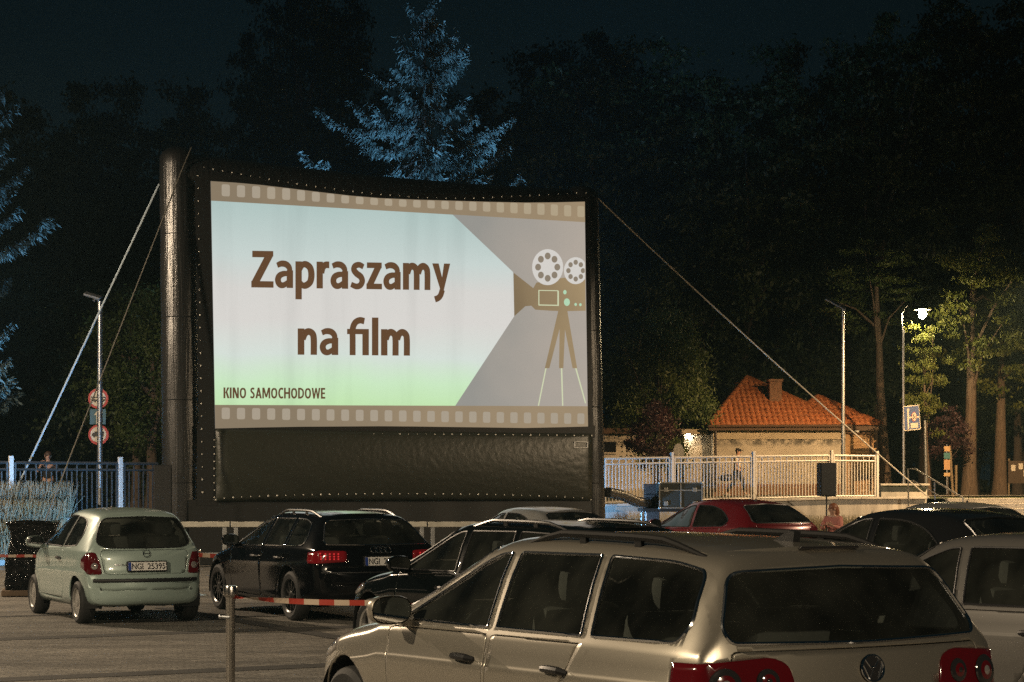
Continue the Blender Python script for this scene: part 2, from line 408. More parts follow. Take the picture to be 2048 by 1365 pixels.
def catmull(P, counts):
    """centripetal spline through P, counts[i] samples on each span"""
    P = [np.array(p, float) for p in P]; n = len(P); out = []
    E = [2*P[0]-P[1]] + P + [2*P[-1]-P[-2]]
    E[0] = np.array([-P[1][0], P[1][1]]) if abs(P[0][0]) < 1e-9 else E[0]
    E[-1] = np.array([-P[-2][0], P[-2][1]]) if abs(P[-1][0]) < 1e-9 else E[-1]
    for i in range(n-1):
        p0, p1, p2, p3 = E[i:i+4]
        t0 = 0; t1 = t0+max(np.linalg.norm(p1-p0), 1e-4)**0.5; t2 = t1+max(np.linalg.norm(p2-p1), 1e-4)**0.5; t3 = t2+max(np.linalg.norm(p3-p2), 1e-4)**0.5
        for k in range(counts[i]):
            t = t1+(t2-t1)*k/counts[i]
            a1 = (t1-t)/(t1-t0)*p0+(t-t0)/(t1-t0)*p1; a2 = (t2-t)/(t2-t1)*p1+(t-t1)/(t2-t1)*p2; a3 = (t3-t)/(t3-t2)*p2+(t-t2)/(t3-t2)*p3
            b1 = (t2-t)/(t2-t0)*a1+(t-t0)/(t2-t0)*a2; b2 = (t3-t)/(t3-t1)*a2+(t-t1)/(t3-t1)*a3
            out.append((t2-t)/(t2-t1)*b1+(t-t1)/(t2-t1)*b2)
    out.append(P[-1])
    return out

def shell(S):
    """left half of the car skin as a bmesh (x forward, y left, z up)"""
    top, bot, belt, wid = pchip(S['top']), pchip(S['bot']), pchip(S['belt']), pchip(S['wid'])
    x0, x1 = S['top'][0][0], S['top'][-1][0]
    dx = np.linspace(x0, x1, 3000); dz = np.array([top(q) for q in dx])
    s = np.concatenate([[0], np.cumsum(np.hypot(np.diff(dx), np.diff(dz)))])
    xs = np.interp(np.linspace(0, s[-1], S.get('nst', 120)), s, dx)
    yr = S['yr']; rb, fb = S.get('rb', 0.10), S.get('fb', 0.20)
    counts = [2, 2, 3, 6, 6, 2, 4, 3, 12, 4, 4, 5]
    rows = []
    for x in xs:
        zt, zb, zs, ys = top(x), bot(x), belt(x), wid(x)
        h = max(zt-zb, 1e-3); zs = zb + min(zs-zb, 0.90*h); g = min(1, max(0, (zt-zs)/0.45))
        ye = ys*0.90*(1-g**0.8) + yr*g**0.8
        rw = min(1, max(0, (x0+0.55-x)/0.55)); fw = min(1, max(0, (x-1.2)/(x1-1.2)))
        c = S.get('crease', 0.76)
        P = [(0, zb), (ys*0.80, zb), (ys*0.945, zb+0.07*min(1, h/0.6)), (ys*0.985, zb+0.38*(zs-zb)), (ys*1.0, zb+c*(zs-zb)), (ys*0.991, zb+(c+0.035)*(zs-zb)),
             (ys*0.972, zs-0.035*min(1, h)), (ys*0.95, zs+0.012*g), (ye+0.02+0.018*g, zt-0.02*min(1, h)-0.105*g), (ye*0.90, zt-0.008-0.030*g), (ye*0.5, zt-0.007*g-0.001), (0, zt)]
        row = []
        for q in catmull(P, counts):
            y = max(0.0, q[0]); k = (y/max(ys, .3))**2
            row.append((x + rb*rw*k - fb*fw*k, y, q[1]))
        rows.append(row)
    bm = bmesh.new(); n = len(rows[0])
    vs = [[bm.verts.new(p) for p in r] for r in rows]
    for i in range(len(rows)-1):
        for j in range(n-1):
            try: bm.faces.new((vs[i][j], vs[i][j+1], vs[i+1][j+1], vs[i+1][j]))
            except ValueError: pass
    bmesh.ops.remove_doubles(bm, verts=bm.verts, dist=2e-4)
    for v in bm.verts:
        if v.co.y < 1e-4: v.co.y = 0
    bmesh.ops.recalc_face_normals(bm, faces=bm.faces)
    # make sure that normals point outwards
    tp = max(bm.faces, key=lambda f: f.calc_center_median().z)
    if tp.normal.z < 0: bmesh.ops.reverse_faces(bm, faces=bm.faces)
    for f in bm.faces: f.smooth = True
    return bm

def rpoly(pts, r=0.04, k=4):
    """convex outline with rounded corners"""
    n = len(pts); out = []
    if not isinstance(r, (list, tuple)): r = [r]*n
    for i in range(n):
        p = Vector(pts[i]); a = (Vector(pts[i-1])-p); b = (Vector(pts[(i+1) % n])-p)
        t = min(r[i], a.length*0.45, b.length*0.45)
        if t < 1e-4: out.append(tuple(p)); continue
        A = p+a.normalized()*t; B = p+b.normalized()*t
        for j in range(k+1):
            u = j/k; out.append(tuple((1-u)**2*A + 2*u*(1-u)*p + u*u*B))
    return out
def inset(pts, d):
    c = Vector((sum(p[0] for p in pts)/len(pts), sum(p[1] for p in pts)/len(pts))); n = len(pts); out = []
    for i in range(n):
        p = Vector(pts[i]); t = (Vector(pts[(i+1) % n]) - Vector(pts[i-1])).normalized(); nn = Vector((-t.y, t.x))
        if nn.dot(c-p) < 0: nn = -nn
        out.append(tuple(p+nn*d))
    return out

AX = {'side': (0, 2), 'rear': (1, 2)}
def cut(bm, pts, view, ok, within=None):
    a, b = AX[view]; pts = [Vector(p) for p in pts]; n = len(pts)
    c = sum(pts, Vector((0, 0)))/n
    lo = (min(p.x for p in pts), min(p.y for p in pts)); hi = (max(p.x for p in pts), max(p.y for p in pts))
    faces = []
    for f in (bm.faces if within is None else within):
        q = [v.co for v in f.verts]
        if max(v[a] for v in q) < lo[0] or min(v[a] for v in q) > hi[0] or max(v[b] for v in q) < lo[1] or min(v[b] for v in q) > hi[1]: continue
        if ok(f): faces.append(f)
    for i in range(n):
        p, q = pts[i], pts[(i+1) % n]; t = q-p
        if t.length < 1e-5: continue
        nn = Vector((t.y, -t.x)).normalized()
        if nn.dot(p-c) < 0: nn = -nn
        no = Vector((0, 0, 0)); no[a] = nn.x; no[b] = nn.y
        co = Vector((0, 0, 0)); co[a] = p.x; co[b] = p.y
        es = list({e for f in faces for e in f.edges}); vv = list({v for f in faces for v in f.verts})
        r = bmesh.ops.bisect_plane(bm, geom=faces+es+vv, dist=1e-5, plane_co=co, plane_no=no)
        faces = [g for g in r['geom'] if isinstance(g, bmesh.types.BMFace) and (g.calc_center_median()-co).dot(no) < 0]
        if not faces: break
    return faces

def take(bm, faces):
    """lift faces out of the skin"""
    vs = list({v for f in faces for v in f.verts}); ix = {v: i for i, v in enumerate(vs)}
    V = [v.co.copy() for v in vs]; N = [v.normal.copy() for v in vs]
    F = [tuple(ix[v] for v in f.verts) for f in faces]
    bmesh.ops.delete(bm, geom=faces, context='FACES')
    return V, F, N
def flip(g): return [Vector((v.x, -v.y, v.z)) for v in g[0]], [f[::-1] for f in g[1]], [Vector((v.x, -v.y, v.z)) for v in g[2]]
def both(g):
    h = flip(g); b = len(g[0]); return g[0]+h[0], g[1]+[tuple(i+b for i in f) for f in h[1]], g[2]+h[2]
def skin_obj(name, g, mats, parent, thick=0.0, push=0.0):
    V, F, N = g
    me = bpy.data.meshes.new(name); me.from_pydata([tuple(v + n*push) for v, n in zip(V, N)], [], F)
    bm = bmesh.new(); bm.from_mesh(me); bmesh.ops.remove_doubles(bm, verts=bm.verts, dist=5e-4)
    for f in bm.faces: f.smooth = True
    bm.to_mesh(me); bm.free()
    for q in mats: me.materials.append(q)
    o = link(name, me, parent)
    if thick:
        md = o.modifiers.new('solid', 'SOLIDIFY'); md.thickness = thick; md.offset = -1
        if len(mats) > 1: md.material_offset = 1; md.material_offset_rim = 0
    return o
def rim_loop(g):
    """ordered outline of a lifted patch"""
    V, F, N = g; cnt = {}
    for f in F:
        for i in range(len(f)):
            e = (f[i], f[(i+1) % len(f)]); cnt[e] = cnt.get(e, 0)+1
    nx = {}
    for (a, b) in cnt:
        if (b, a) not in cnt: nx[a] = b
    if not nx: return []
    st = next(iter(nx)); loop = [st]; q = nx[st]
    while q != st and q in nx and len(loop) < 4000: loop.append(q); q = nx[q]
    out = []
    for i in loop:
        p = V[i] + N[i]*0.001
        if not out or (p-out[-1]).length > 0.008: out.append(p)
    return out

M_LINING = pm('cabin_lining', (0.085, 0.082, 0.076), 0.9)
M_SEAT = pm('seat_cloth', (0.055, 0.053, 0.052), 0.9, var=0.2, vs=30)
M_CGLASS = glass_mat('car_glass', (0.82, 0.88, 0.83))
M_DGLASS = glass_mat('dark_car_glass', (0.10, 0.11, 0.11))
M_REDLENS = pm('red_lens', (0.09, 0.003, 0.005), 0.12, coat=1.0)
M_REDLIT = pm('lit_red_lens', (0.16, 0.004, 0.006), 0.12, coat=1.0, em=(1, 0.03, 0.04), es=0.03)
M_LED = emit_mat('red_led', (1.0, 0.05, 0.05), 0.6)
M_CLEARLENS = pm('clear_lens', (0.45, 0.42, 0.40), 0.08, 0.6, coat=1.0)
M_DARKLENS = pm('smoked_lens', (0.03, 0.028, 0.028), 0.10, 0.3, coat=1.0)
M_ALLOY = pm('alloy_wheel', (0.33, 0.32, 0.30), 0.36, 0.35)
M_DALLOY = pm('dark_alloy_wheel', (0.10, 0.10, 0.10), 0.30, 0.85)
M_PLATE = pm('number_plate_white', (0.72, 0.71, 0.68), 0.4)
M_PLATEB = pm('number_plate_blue', (0.02, 0.05, 0.25), 0.4)
M_INK = pm('plate_ink', (0.01, 0.01, 0.012), 0.5)
M_RAIL = pm('matt_black_rail', (0.006, 0.006, 0.006), 0.7, spec=0.2)
M_MIRRORG = pm('mirror_glass', (0.6, 0.6, 0.6), 0.03, 1.0)

_WH = {}
def wheel_meshes(r, style):
    if (r, style) in _WH: return _WH[(r, style)]
    w = 0.21; ri = r*0.68
    t = MB(); t.lathe([(ri, -w/2+.015), (r*0.86, -w/2), (r*0.965, -w/2+.02), (r, -w/2+.05), (r*1.002, 0), (r, w/2-.05), (r*0.965, w/2-.02), (r*0.86, w/2), (ri, w/2-.015), (ri*0.97, 0), (ri, -w/2+.015)], n=40, axis='y')
    tyre = t.mesh('tyre', True)
    m = MB(); m.lathe([(ri*1.0, w/2-.006), (ri*0.93, w/2-.018), (ri*0.90, 0.02), (ri*0.90, -w/2+.03)], n=40, axis='y')
    n, bw = {'five': (5, 0.085), 'ten': (10, 0.030), 'seven': (7, 0.10), 'cover': (9, 0.085)}[style]
    for k in range(n):
        a = 2*math.pi*k/n; ca, sa = math.cos(a), math.sin(a)
        d = Vector((ca, 0, sa)); s = Vector((-sa, 0, ca))
        yo, yi = w/2-.03, w/2-.055
        p0, p1 = d*0.03+Vector((0, yo+0.004, 0)), d*ri*0.94+Vector((0, yo, 0))
        tp = 1.15 if style in ('cover', 'seven') else 0.8
        vs = [p0-s*bw*0.5, p0+s*bw*0.5, p1+s*bw*0.5*tp, p1-s*bw*0.5*tp]
        vs += [v+Vector((0, -0.03, 0)) for v in vs]
        m.add(vs, [(0,1,2,3), (7,6,5,4), (0,4,5,1), (1,5,6,2), (2,6,7,3), (3,7,4,0)])
    m.lathe([(0.0, w/2-.015), (0.045, w/2-.017), (0.07, w/2-.03), (0.075, w/2-.07)], n=16, axis='y')
    m2 = MB(); m2.lathe([(0.0, -0.01), (ri*0.9, -0.01)], n=24, axis='y'); m2.lathe([(0, 0.03), (r*0.42, 0.03), (r*0.42, 0.01), (0, 0.01)], n=24, axis='y')
    _WH[(r, style)] = (tyre, m.mesh('rim', True), m2.mesh('brake_disc', True))
    return _WH[(r, style)]

def car(name, S, loc, yaw, paint, label, group=None, wheel='five', rim_mat=None, trim=None, tail=None, plate=None, badge=None,
        rails=False, glass=None, extra=None, scale=1.0, lining=None):
    t = empty(name, loc, yaw + R(90), label, 'car', group)     # local x forward -> heading
    t.scale = scale if isinstance(scale, tuple) else (scale, scale, scale)
    lining = lining or M_LINING
    glass = glass or M_CGLASS; trim = trim or M_BLACKPL; rim_mat = rim_mat or M_ALLOY
    bm = shell(S); bm.normal_update()
    bvh = BVHTree.FromBMesh(bm)
    def rear_at(y, z):
        h = bvh.ray_cast(Vector((-6, abs(y), z)), Vector((1, 0, 0))); p, n = h[0], h[1]
        if p is None: p, n = Vector((S['top'][0][0], abs(y), z)), Vector((-1, 0, 0))
        return (Vector((p.x, y, z)), Vector((n.x, n.y*(1 if y >= 0 else -1), n.z)))
    def side_at(x, z):
        h = bvh.ray_cast(Vector((x, 4, z)), Vector((0, -1, 0))); return (h[0], h[1]) if h[0] is not None else (Vector((x, 0.8, z)), Vector((0, 1, 0)))
    def top_at(x, y):
        h = bvh.ray_cast(Vector((x, y, 4)), Vector((0, 0, -1))); return h[0] if h[0] is not None else Vector((x, y, 1.4))
    wb = S['wb']; wr = S['wr']; x0 = S['top'][0][0]
    panes = []
    # side windows
    for pts, r in S['windows']:
        g = take(bm, cut(bm, rpoly(pts, r), 'side', lambda f: f.normal.y > 0.25 and f.calc_center_median().z > 0.8)); panes.append(('side_window', g, True))
    g = take(bm, cut(bm, rpoly(S['rearwin'], S.get('rearwin_r', 0.06)), 'rear', lambda f: f.normal.x < -0.10 and f.calc_center_median().x < S['mid'] and f.calc_center_median().z > 0.8)); panes.append(('rear_window', g, False))
    g = take(bm, cut(bm, rpoly(S['windscreen'], 0.05), 'rear', lambda f: f.normal.x > 0.12 and f.calc_center_median().x > S['mid'] and f.normal.z > 0.1)); panes.append(('windscreen', g, False))
    # wheel arches
    for wx in (0, wb):
        ra = S.get('ra', wr+0.055)
        pts = [(wx+ra*math.cos(2*math.pi*k/28), wr+0.015+ra*math.sin(2*math.pi*k/28)) for k in range(28)]
        take(bm, cut(bm, pts, 'side', lambda f: f.calc_center_median().y > 0.42))
    # lights
    lamps = []
    if tail:
        g = take(bm, cut(bm, rpoly(tail['pts'], tail.get('r', 0.03)), 'rear', lambda f: f.calc_center_median().x < x0+0.42 and f.calc_center_median().y > 0.25 and f.normal.x < 0.35)); lamps.append(('tail_light', g, tail.get('mat', M_REDLENS)))
    g = take(bm, cut(bm, rpoly(S['head'], 0.04), 'rear', lambda f: f.calc_center_median().x > wb+0.2 and f.calc_center_median().y > 0.25)); lamps.append(('headlight', g, M_CLEARLENS))
    # doors and tailgate with open joints
    doors = []
    for pts in S['doors']:
        o = rpoly(pts, 0.05)
        ff = cut(bm, o, 'side', lambda f: f.normal.y > 0.05 and f.calc_center_median().z < 1.02)
        inn = cut(bm, inset(o, 0.006), 'side', lambda f: True, ff)
        piece = take(bm, inn)
        left = cut_inside(bm, o); take(bm, left)
        doors.append(piece)
    o = rpoly(S['tailgate'], 0.05)
    okr = lambda f: f.normal.x < -0.1 and f.calc_center_median().x < x0+0.45
    ff = cut(bm, o, 'rear', okr); inn = cut(bm, inset(o, 0.006), 'rear', lambda f: True, ff)
    gate = take(bm, inn); take(bm, [f for f in bm.faces if okr(f) and inside2(f, o, 'rear')])
    # the skin itself
    bm.normal_update()
    allf = list(bm.faces); g = take(bm, allf); bm.free()
    skin_obj('body', both(g), [paint, lining], t, 0.018)
    for nm, g, two in panes:
        for gg in ([g, flip(g)] if two else [both(g)]):
            if not gg[1]: continue
            if not two:
                b2 = bmesh.new(); q = [b2.verts.new(v) for v in gg[0]]
                for f in gg[1]:
                    try: b2.faces.new([q[i] for i in f])
                    except ValueError: pass
                bmesh.ops.remove_doubles(b2, verts=b2.verts, dist=5e-4); b2.normal_update(); b2.verts.index_update()
                gg = ([v.co.copy() for v in b2.verts], [tuple(v.index for v in f.verts) for f in b2.faces], [v.normal.copy() for v in b2.verts]); b2.free()
            p = skin_obj(nm, gg, [glass if nm != 'windscreen' else M_CGLASS], t, 0, -0.004)
            lp = rim_loop(gg)
            if len(lp) > 6:
                MB().tube(lp, S.get('trim_r', 0.009), 6, closed=True).build('window_trim', trim, p, True)
    for d, hx in zip(doors, S['handles']):
        for gg, sg in ((d, 1), (flip(d), -1)):
            dd = skin_obj('door', gg, [paint, lining], t, 0.018)
            p, nn = side_at(hx, S['handle_z']); p = Vector((p.x, p.y*sg, p.z)); nn = Vector((nn.x, nn.y*sg, nn.z))
            h = MB(); h.tube([p+Vector((-.10, 0, -.004)), p+nn*0.030+Vector((-.07, 0, 0)), p+nn*0.034+Vector((.03, 0, 0.002)), p+nn*0.02+Vector((.095, 0, 0)), p+Vector((.11, 0, 0))], [0.014, 0.02, 0.02, 0.018, 0.012], 8)
            h.build('handle', S.get('handle_mat', M_BLACKPL), dd, True)
    gb = both(gate); tg = skin_obj('tailgate', gb, [paint, lining], t, 0.018)
    for nm, g, mt in lamps:
        for gg in (g, flip(g)):
            if not gg[1]: continue
            L = skin_obj(nm, gg, [mt], t, 0.02, 0.006)
            sg = 1 if gg is g else -1
            if nm == 'tail_light':
                for li, (y, z, r, mm) in enumerate(tail.get('lamps', [])):
                    p, nn = rear_at(y*sg, z); p = p + nn*0.004*(li//2); q = nn.to_track_quat('Z', 'Y').to_matrix()
                    MB().add([p+nn*0.008+q @ Vector((r*rr*math.cos(2*math.pi*k/20), r*rr*math.sin(2*math.pi*k/20), hh)) for rr, hh in ((1.0, 0), (0.93, 0.006), (0.6, 0.010), (0.0, 0.012)) for k in range(20)],
                             [(i*20+k, i*20+(k+1) % 20, (i+1)*20+(k+1) % 20, (i+1)*20+k) for i in range(3) for k in range(20)]).build('lamp', mm, L, True)
    # wheels and wheel wells
    ty, rm, bd = wheel_meshes(wr, wheel)
    for me, mm in ((ty, M_RUBBER), (rm, rim_mat), (bd, M_DALLOY)):
        if not me.materials: me.materials.append(mm)
    yw = S['wid'][len(S['wid'])//2][1] - 0.125
    rm2 = rm
    if rm.materials[0] is not rim_mat:
        rm2 = rm.copy(); rm2.materials.clear(); rm2.materials.append(rim_mat)
    for wx in (0, wb):
        for sg in (1, -1):
            q = empty('wheel', (wx, sg*yw, wr)); q.parent = t; q.rotation_euler = (0, 0.37*wx+0.2*sg, 0 if sg > 0 else math.pi)
            link('tyre', ty, q); link('rim', rm2, q); link('brake_disc', bd, q)
            ra = S.get('ra', wr+0.055)+0.01
            v = MB(); n = 18
            for k in range(n):
                a, b = math.pi*(k/n*1.16-0.08), math.pi*((k+1)/n*1.16-0.08)
                P = lambda a, y: Vector((wx+ra*math.cos(a), sg*y, wr+0.015+ra*math.sin(a)))
                v.quad(P(a, yw-0.16), P(b, yw-0.16), P(b, yw+0.085), P(a, yw+0.085))
            v.poly([Vector((wx+ra*math.cos(2*math.pi*k/24), sg*(yw-0.16), max(0.2, wr+0.015+ra*math.sin(2*math.pi*k/24)))) for k in range(24)])
            v.build('wheel_arch_liner', M_RUBBER, t)
    # mirrors
    mx, mz = S['mirror']; p, nn = side_at(mx, mz-0.03)
    for sg in (1, -1):
        c = Vector((mx-0.02, sg*(p.y+0.135), mz+0.05))
        h = MB(); n = 16; prof = []
        for (dx, ry, rz) in ((0.085, 0.02, 0.015), (0.075, 0.07, 0.045), (0.045, 0.105, 0.068), (0.0, 0.122, 0.080), (-0.05, 0.125, 0.084), (-0.065, 0.121, 0.080)):
            prof.append([c+Vector((dx, sg*ry*(abs(math.cos(a))**0.75)*(1 if math.cos(a) > 0 else -1), rz*(abs(math.sin(a))**0.75)*(1 if math.sin(a) > 0 else -1))) for a in [2*math.pi*k/n for k in range(n)]])
        h.add([v for r in prof for v in r], [(i*n+k, i*n+(k+1) % n, (i+1)*n+(k+1) % n, (i+1)*n+k) for i in range(len(prof)-1) for k in range(n)] + [tuple(range(n))])
        h.tube([Vector((mx+0.02, sg*(p.y-0.03), mz-0.02)), Vector((mx, sg*(p.y+0.06), mz-0.005))], [0.04, 0.03], 8)
        mo = h.build('wing_mirror', S.get('mirror_mat') or paint, t, True)
        gl = MB(); gl.poly([c+Vector((-0.066, sg*0.114*(abs(math.cos(a))**0.75)*(1 if math.cos(a) > 0 else -1), 0.073*(abs(math.sin(a))**0.75)*(1 if math.sin(a) > 0 else -1))) for a in [2*math.pi*k/n for k in range(n)]]); gl.build('mirror_glass', M_MIRRORG, mo)
    # cabin
    zf = 0.36; hs = S.get('seat_h', 0)
    fx = S['seat_x']
    for sx, ys in ((fx, (0.36, -0.36)), (fx-0.88, (0.36, -0.36))):
        for y in ys:
            q = MB(); q.box((sx, y, 0.52+hs), (0.48, 0.50, 0.16), bev=0.05)
            q.box((sx-0.31, y, 0.80+hs), (0.14, 0.48, 0.62), Matrix.Rotation(R(-14), 3, 'Y'), 0.05)
            q.box((sx-0.42, y, 1.20+hs), (0.10, 0.26, 0.17), Matrix.Rotation(R(-8), 3, 'Y'), 0.04)
            q.tube([(sx-0.40, y-0.06, 1.02+hs), (sx-0.42, y-0.06, 1.16+hs)], 0.008, 5); q.tube([(sx-0.40, y+0.06, 1.02+hs), (sx-0.42, y+0.06, 1.16+hs)], 0.008, 5)
            q.build('seat', M_SEAT, t, True)
    q = MB(); q.box((wb-0.52, 0, 0.80+hs*0.5), (0.42, 1.30, 0.22), bev=0.06); q.build('dashboard', M_LINING, t, True)
    q = MB(); c = Vector((wb-0.86, 0.36, 0.86+hs*0.5)); rt = Matrix.Rotation(R(-62), 3, 'Y')
    q.tube([c + rt @ Vector((0.18*math.cos(2*math.pi*k/20), 0.18*math.sin(2*math.pi*k/20), 0)) for k in range(20)], 0.015, 6, closed=True); q.tube([c, c+Vector((0.3, 0, -0.1))], 0.03, 6); q.build('steering_wheel', M_BLACKPL, t, True)
    q = MB(); q.box((wb/2-0.35, 0, zf-0.05), (wb-0.6, 1.24, 0.05)); q.build('cabin_floor', M_LINING, t)
    # number plate
    if plate:
        py, pz = plate['yz']; p, nn = rear_at(py, pz); nn = Vector((nn.x, 0, nn.z)).normalized(); W, H = 0.52, 0.114
        ex = Vector((0, -1, 0)); ey = nn.cross(ex).normalized()
        if ey.z < 0: ey = -ey
        o = p + nn*plate.get('off', 0.012); P = lambda u, v, k=0.0: o+ex*u+ey*v+nn*k
        pl = MB(); pl.prism([P(-W/2, -H/2), P(W/2, -H/2), P(W/2, H/2), P(-W/2, H/2)], nn*0.012); po = pl.build('number_plate', M_PLATE, tg)
        s = MB(); s.quad(P(-W/2+.004, -H/2+.004, .014), P(-W/2+.044, -H/2+.004, .014), P(-W/2+.044, H/2-.004, .014), P(-W/2+.004, H/2-.004, .014)); s.build('country_band', M_PLATEB, tg)
        for body, u0, u1 in plate['text']:
            v, f = text_geo(body, 0.012); MB().add([P(u0+(u1-u0)*a, -0.040+0.080*b, .015) for a, b in v], f).build('plate_lettering', M_INK, tg)
        fr = MB(); lp = [P(-W/2-.006, -H/2-.006, .006), P(W/2+.006, -H/2-.006, .006), P(W/2+.006, H/2+.006, .006), P(-W/2-.006, H/2+.006, .006)]
        for i in range(4): fr.cyl(lp[i], lp[(i+1) % 4], 0.011, 6)
        fr.build('plate_frame', plate.get('frame', M_BLACKPL), tg)
    if badge: badge(t, tg, rear_at)
    # roof rails
    if rails:
        xa, xb = rails['x']; yy = rails['y']
        for sg in (1, -1):
            q = MB(); n = 14; pth = []
            for k in range(n+1):
                x = xa+(xb-xa)*k/n; p = top_at(x, yy(k/n)); lift = min(1, 5*k/n, 5*(1-k/n))
                pth.append(Vector((p.x, sg*p.y, p.z-0.012+0.055*lift)))
            q.tube(pth, [0.012+0.008*min(1, 4*k/n, 4*(1-k/n)) for k in range(n+1)], 8); ro = q.build('roof_rail', rails['mat'], t, True)
            for k in (0.35, 0.66):
                x = xa+(xb-xa)*k; p = top_at(x, yy(k)); MB().box((p.x, sg*p.y, p.z+0.015), (0.06, 0.022, 0.05), bev=0.006).build('rail_foot', rails['mat'], ro)
    if extra: extra(t, tg, rear_at, side_at, top_at)
    return t

def inside2(f, pts, view):
    a, b = AX[view]; c = f.calc_center_median(); x, y = c[a], c[b]; s = None
    n = len(pts)
    for i in range(n):
        p, q = pts[i], pts[(i+1) % n]
        k = (q[0]-p[0])*(y-p[1])-(q[1]-p[1])*(x-p[0])
        if abs(k) < 1e-12: continue
        if s is None: s = k > 0
        elif (k > 0) != s: return False
    return True
def cut_inside(bm, pts): return [f for f in bm.faces if f.normal.y > 0.05 and f.calc_center_median().z < 1.02 and inside2(f, pts, 'side')]

# --- body types
ESTATE = dict(wb=2.71, wr=0.325, mid=0.6, yr=0.60, rb=0.13, fb=0.26,
    top=[(-1.11, 0.50), (-1.105, 0.60), (-1.085, 0.67), (-1.04, 0.715), (-1.03, 0.78), (-1.005, 0.93), (-0.975, 1.02), (-0.90, 1.16), (-0.78, 1.36), (-0.715, 1.425), (-0.5, 1.452), (0.1, 1.482), (0.8, 1.488), (1.25, 1.470), (1.55, 1.405), (2.0, 1.195), (2.38, 1.005), (2.50, 0.972), (2.9, 0.905), (3.3, 0.80), (3.52, 0.69), (3.62, 0.58), (3.66, 0.50)],
    bot=[(-1.11, 0.50), (-1.09, 0.38), (-1.0, 0.30), (-0.5, 0.25), (0, 0.22), (2.7, 0.20), (3.3, 0.22), (3.55, 0.27), (3.63, 0.38), (3.66, 0.50)],
    belt=[(-1.11, 0.985), (-0.3, 0.985), (0.6, 0.965), (1.6, 0.945), (2.3, 0.925), (2.9, 0.87), (3.4, 0.76), (3.66, 0.5)],
    wid=[(-1.11, 0.66), (-1.06, 0.80), (-0.95, 0.865), (-0.6, 0.897), (0.0, 0.91), (1.2, 0.91), (2.4, 0.908), (2.9, 0.895), (3.3, 0.84), (3.55, 0.73), (3.66, 0.56)],
    windows=[([(2.05, 0.975), (1.50, 1.285), (1.26, 1.365), (1.16, 1.372), (1.02, 0.985)], [0.02, 0.15, 0.03, 0.02, 0.02]),
             ([(0.93, 0.988), (1.06, 1.378), (0.28, 1.385), (0.09, 0.998)], [0.02, 0.02, 0.02, 0.02]),
             ([(0.00, 1.002), (0.19, 1.384), (-0.35, 1.372), (-0.62, 1.335), (-0.725, 1.10), (-0.69, 1.015)], [0.02, 0.02, 0.1, 0.06, 0.06, 0.06])],
    rearwin=[(-0.1, 1.005), (0.70, 1.02), (0.72, 1.08), (0.60, 1.335), (-0.1, 1.355)], rearwin_r=[0, 0.06, 0.05, 0.07, 0],
    windscreen=[(-0.1, 1.03), (0.76, 1.03), (0.56, 1.39), (-0.1, 1.425)],
    head=[(0.42, 0.62), (0.84, 0.68), (0.88, 0.80), (0.48, 0.76)],
    doors=[[(2.13, 0.935), (2.10, 0.30), (1.02, 0.29), (0.985, 0.955)], [(0.955, 0.955), (0.99, 0.29), (0.50, 0.29), (0.34, 0.55), (0.05, 0.90), (0.04, 0.965)]],
    handles=[1.20, 0.26], handle_z=0.815, mirror=(1.96, 0.985), seat_x=1.32,
    tailgate=[(-0.1, 0.985), (0.70, 0.985), (0.72, 0.93), (0.66, 0.76), (0.60, 0.725), (-0.1, 0.725)])

HATCH3 = dict(wb=2.43, wr=0.285, mid=0.8, yr=0.54, rb=0.14, fb=0.30, seat_h=0.06, nst=110, crease=0.62,
    top=[(-0.63, 0.46), (-0.628, 0.56), (-0.60, 0.635), (-0.555, 0.665), (-0.535, 0.74), (-0.515, 0.90), (-0.475, 1.02), (-0.36, 1.25), (-0.25, 1.43), (-0.13, 1.485), (0.3, 1.525), (0.8, 1.538), (1.15, 1.515), (1.45, 1.435), (1.85, 1.235), (2.22, 1.035), (2.36, 0.985), (2.65, 0.90), (2.9, 0.78), (3.03, 0.62), (3.08, 0.46)],
    bot=[(-0.63, 0.46), (-0.62, 0.36), (-0.55, 0.27), (-0.3, 0.24), (0, 0.22), (2.5, 0.20), (2.9, 0.24), (3.04, 0.34), (3.08, 0.46)],
    belt=[(-0.63, 0.97), (0.3, 0.985), (1.2, 0.975), (2.0, 0.96), (2.5, 0.88), (2.85, 0.74), (3.08, 0.46)],
    wid=[(-0.63, 0.60), (-0.59, 0.72), (-0.48, 0.775), (-0.25, 0.812), (0.0, 0.83), (1.0, 0.832), (2.0, 0.828), (2.45, 0.81), (2.8, 0.73), (3.0, 0.58), (3.08, 0.46)],
    windows=[([(2.02, 1.015), (1.72, 1.24), (1.38, 1.405), (1.06, 1.43), (0.72, 1.425), (0.80, 1.01)], [0.03, 0.15, 0.16, 0.1, 0.02, 0.02]),
             ([(0.73, 1.01), (0.66, 1.42), (0.36, 1.40), (0.12, 1.34), (0.02, 1.20), (0.10, 1.035)], [0.02, 0.02, 0.1, 0.1, 0.12, 0.07])],
    rearwin=[(-0.1, 1.005), (0.52, 1.015), (0.64, 1.07), (0.60, 1.22), (0.52, 1.40), (-0.1, 1.425)], rearwin_r=[0, 0.08, 0.10, 0.10, 0.09, 0],
    windscreen=[(-0.1, 1.06), (0.68, 1.06), (0.50, 1.40), (-0.1, 1.46)],
    head=[(0.35, 0.66), (0.70, 0.74), (0.66, 0.90), (0.40, 0.82)],
    doors=[[(2.08, 0.95), (2.02, 0.32), (0.78, 0.30), (0.66, 0.42), (0.66, 0.975)]],
    handles=[0.86], handle_z=0.855, mirror=(1.88, 1.0), seat_x=1.22,
    tailgate=[(-0.1, 0.985), (0.58, 0.985), (0.60, 0.92), (0.55, 0.68), (0.50, 0.665), (-0.1, 0.665)])

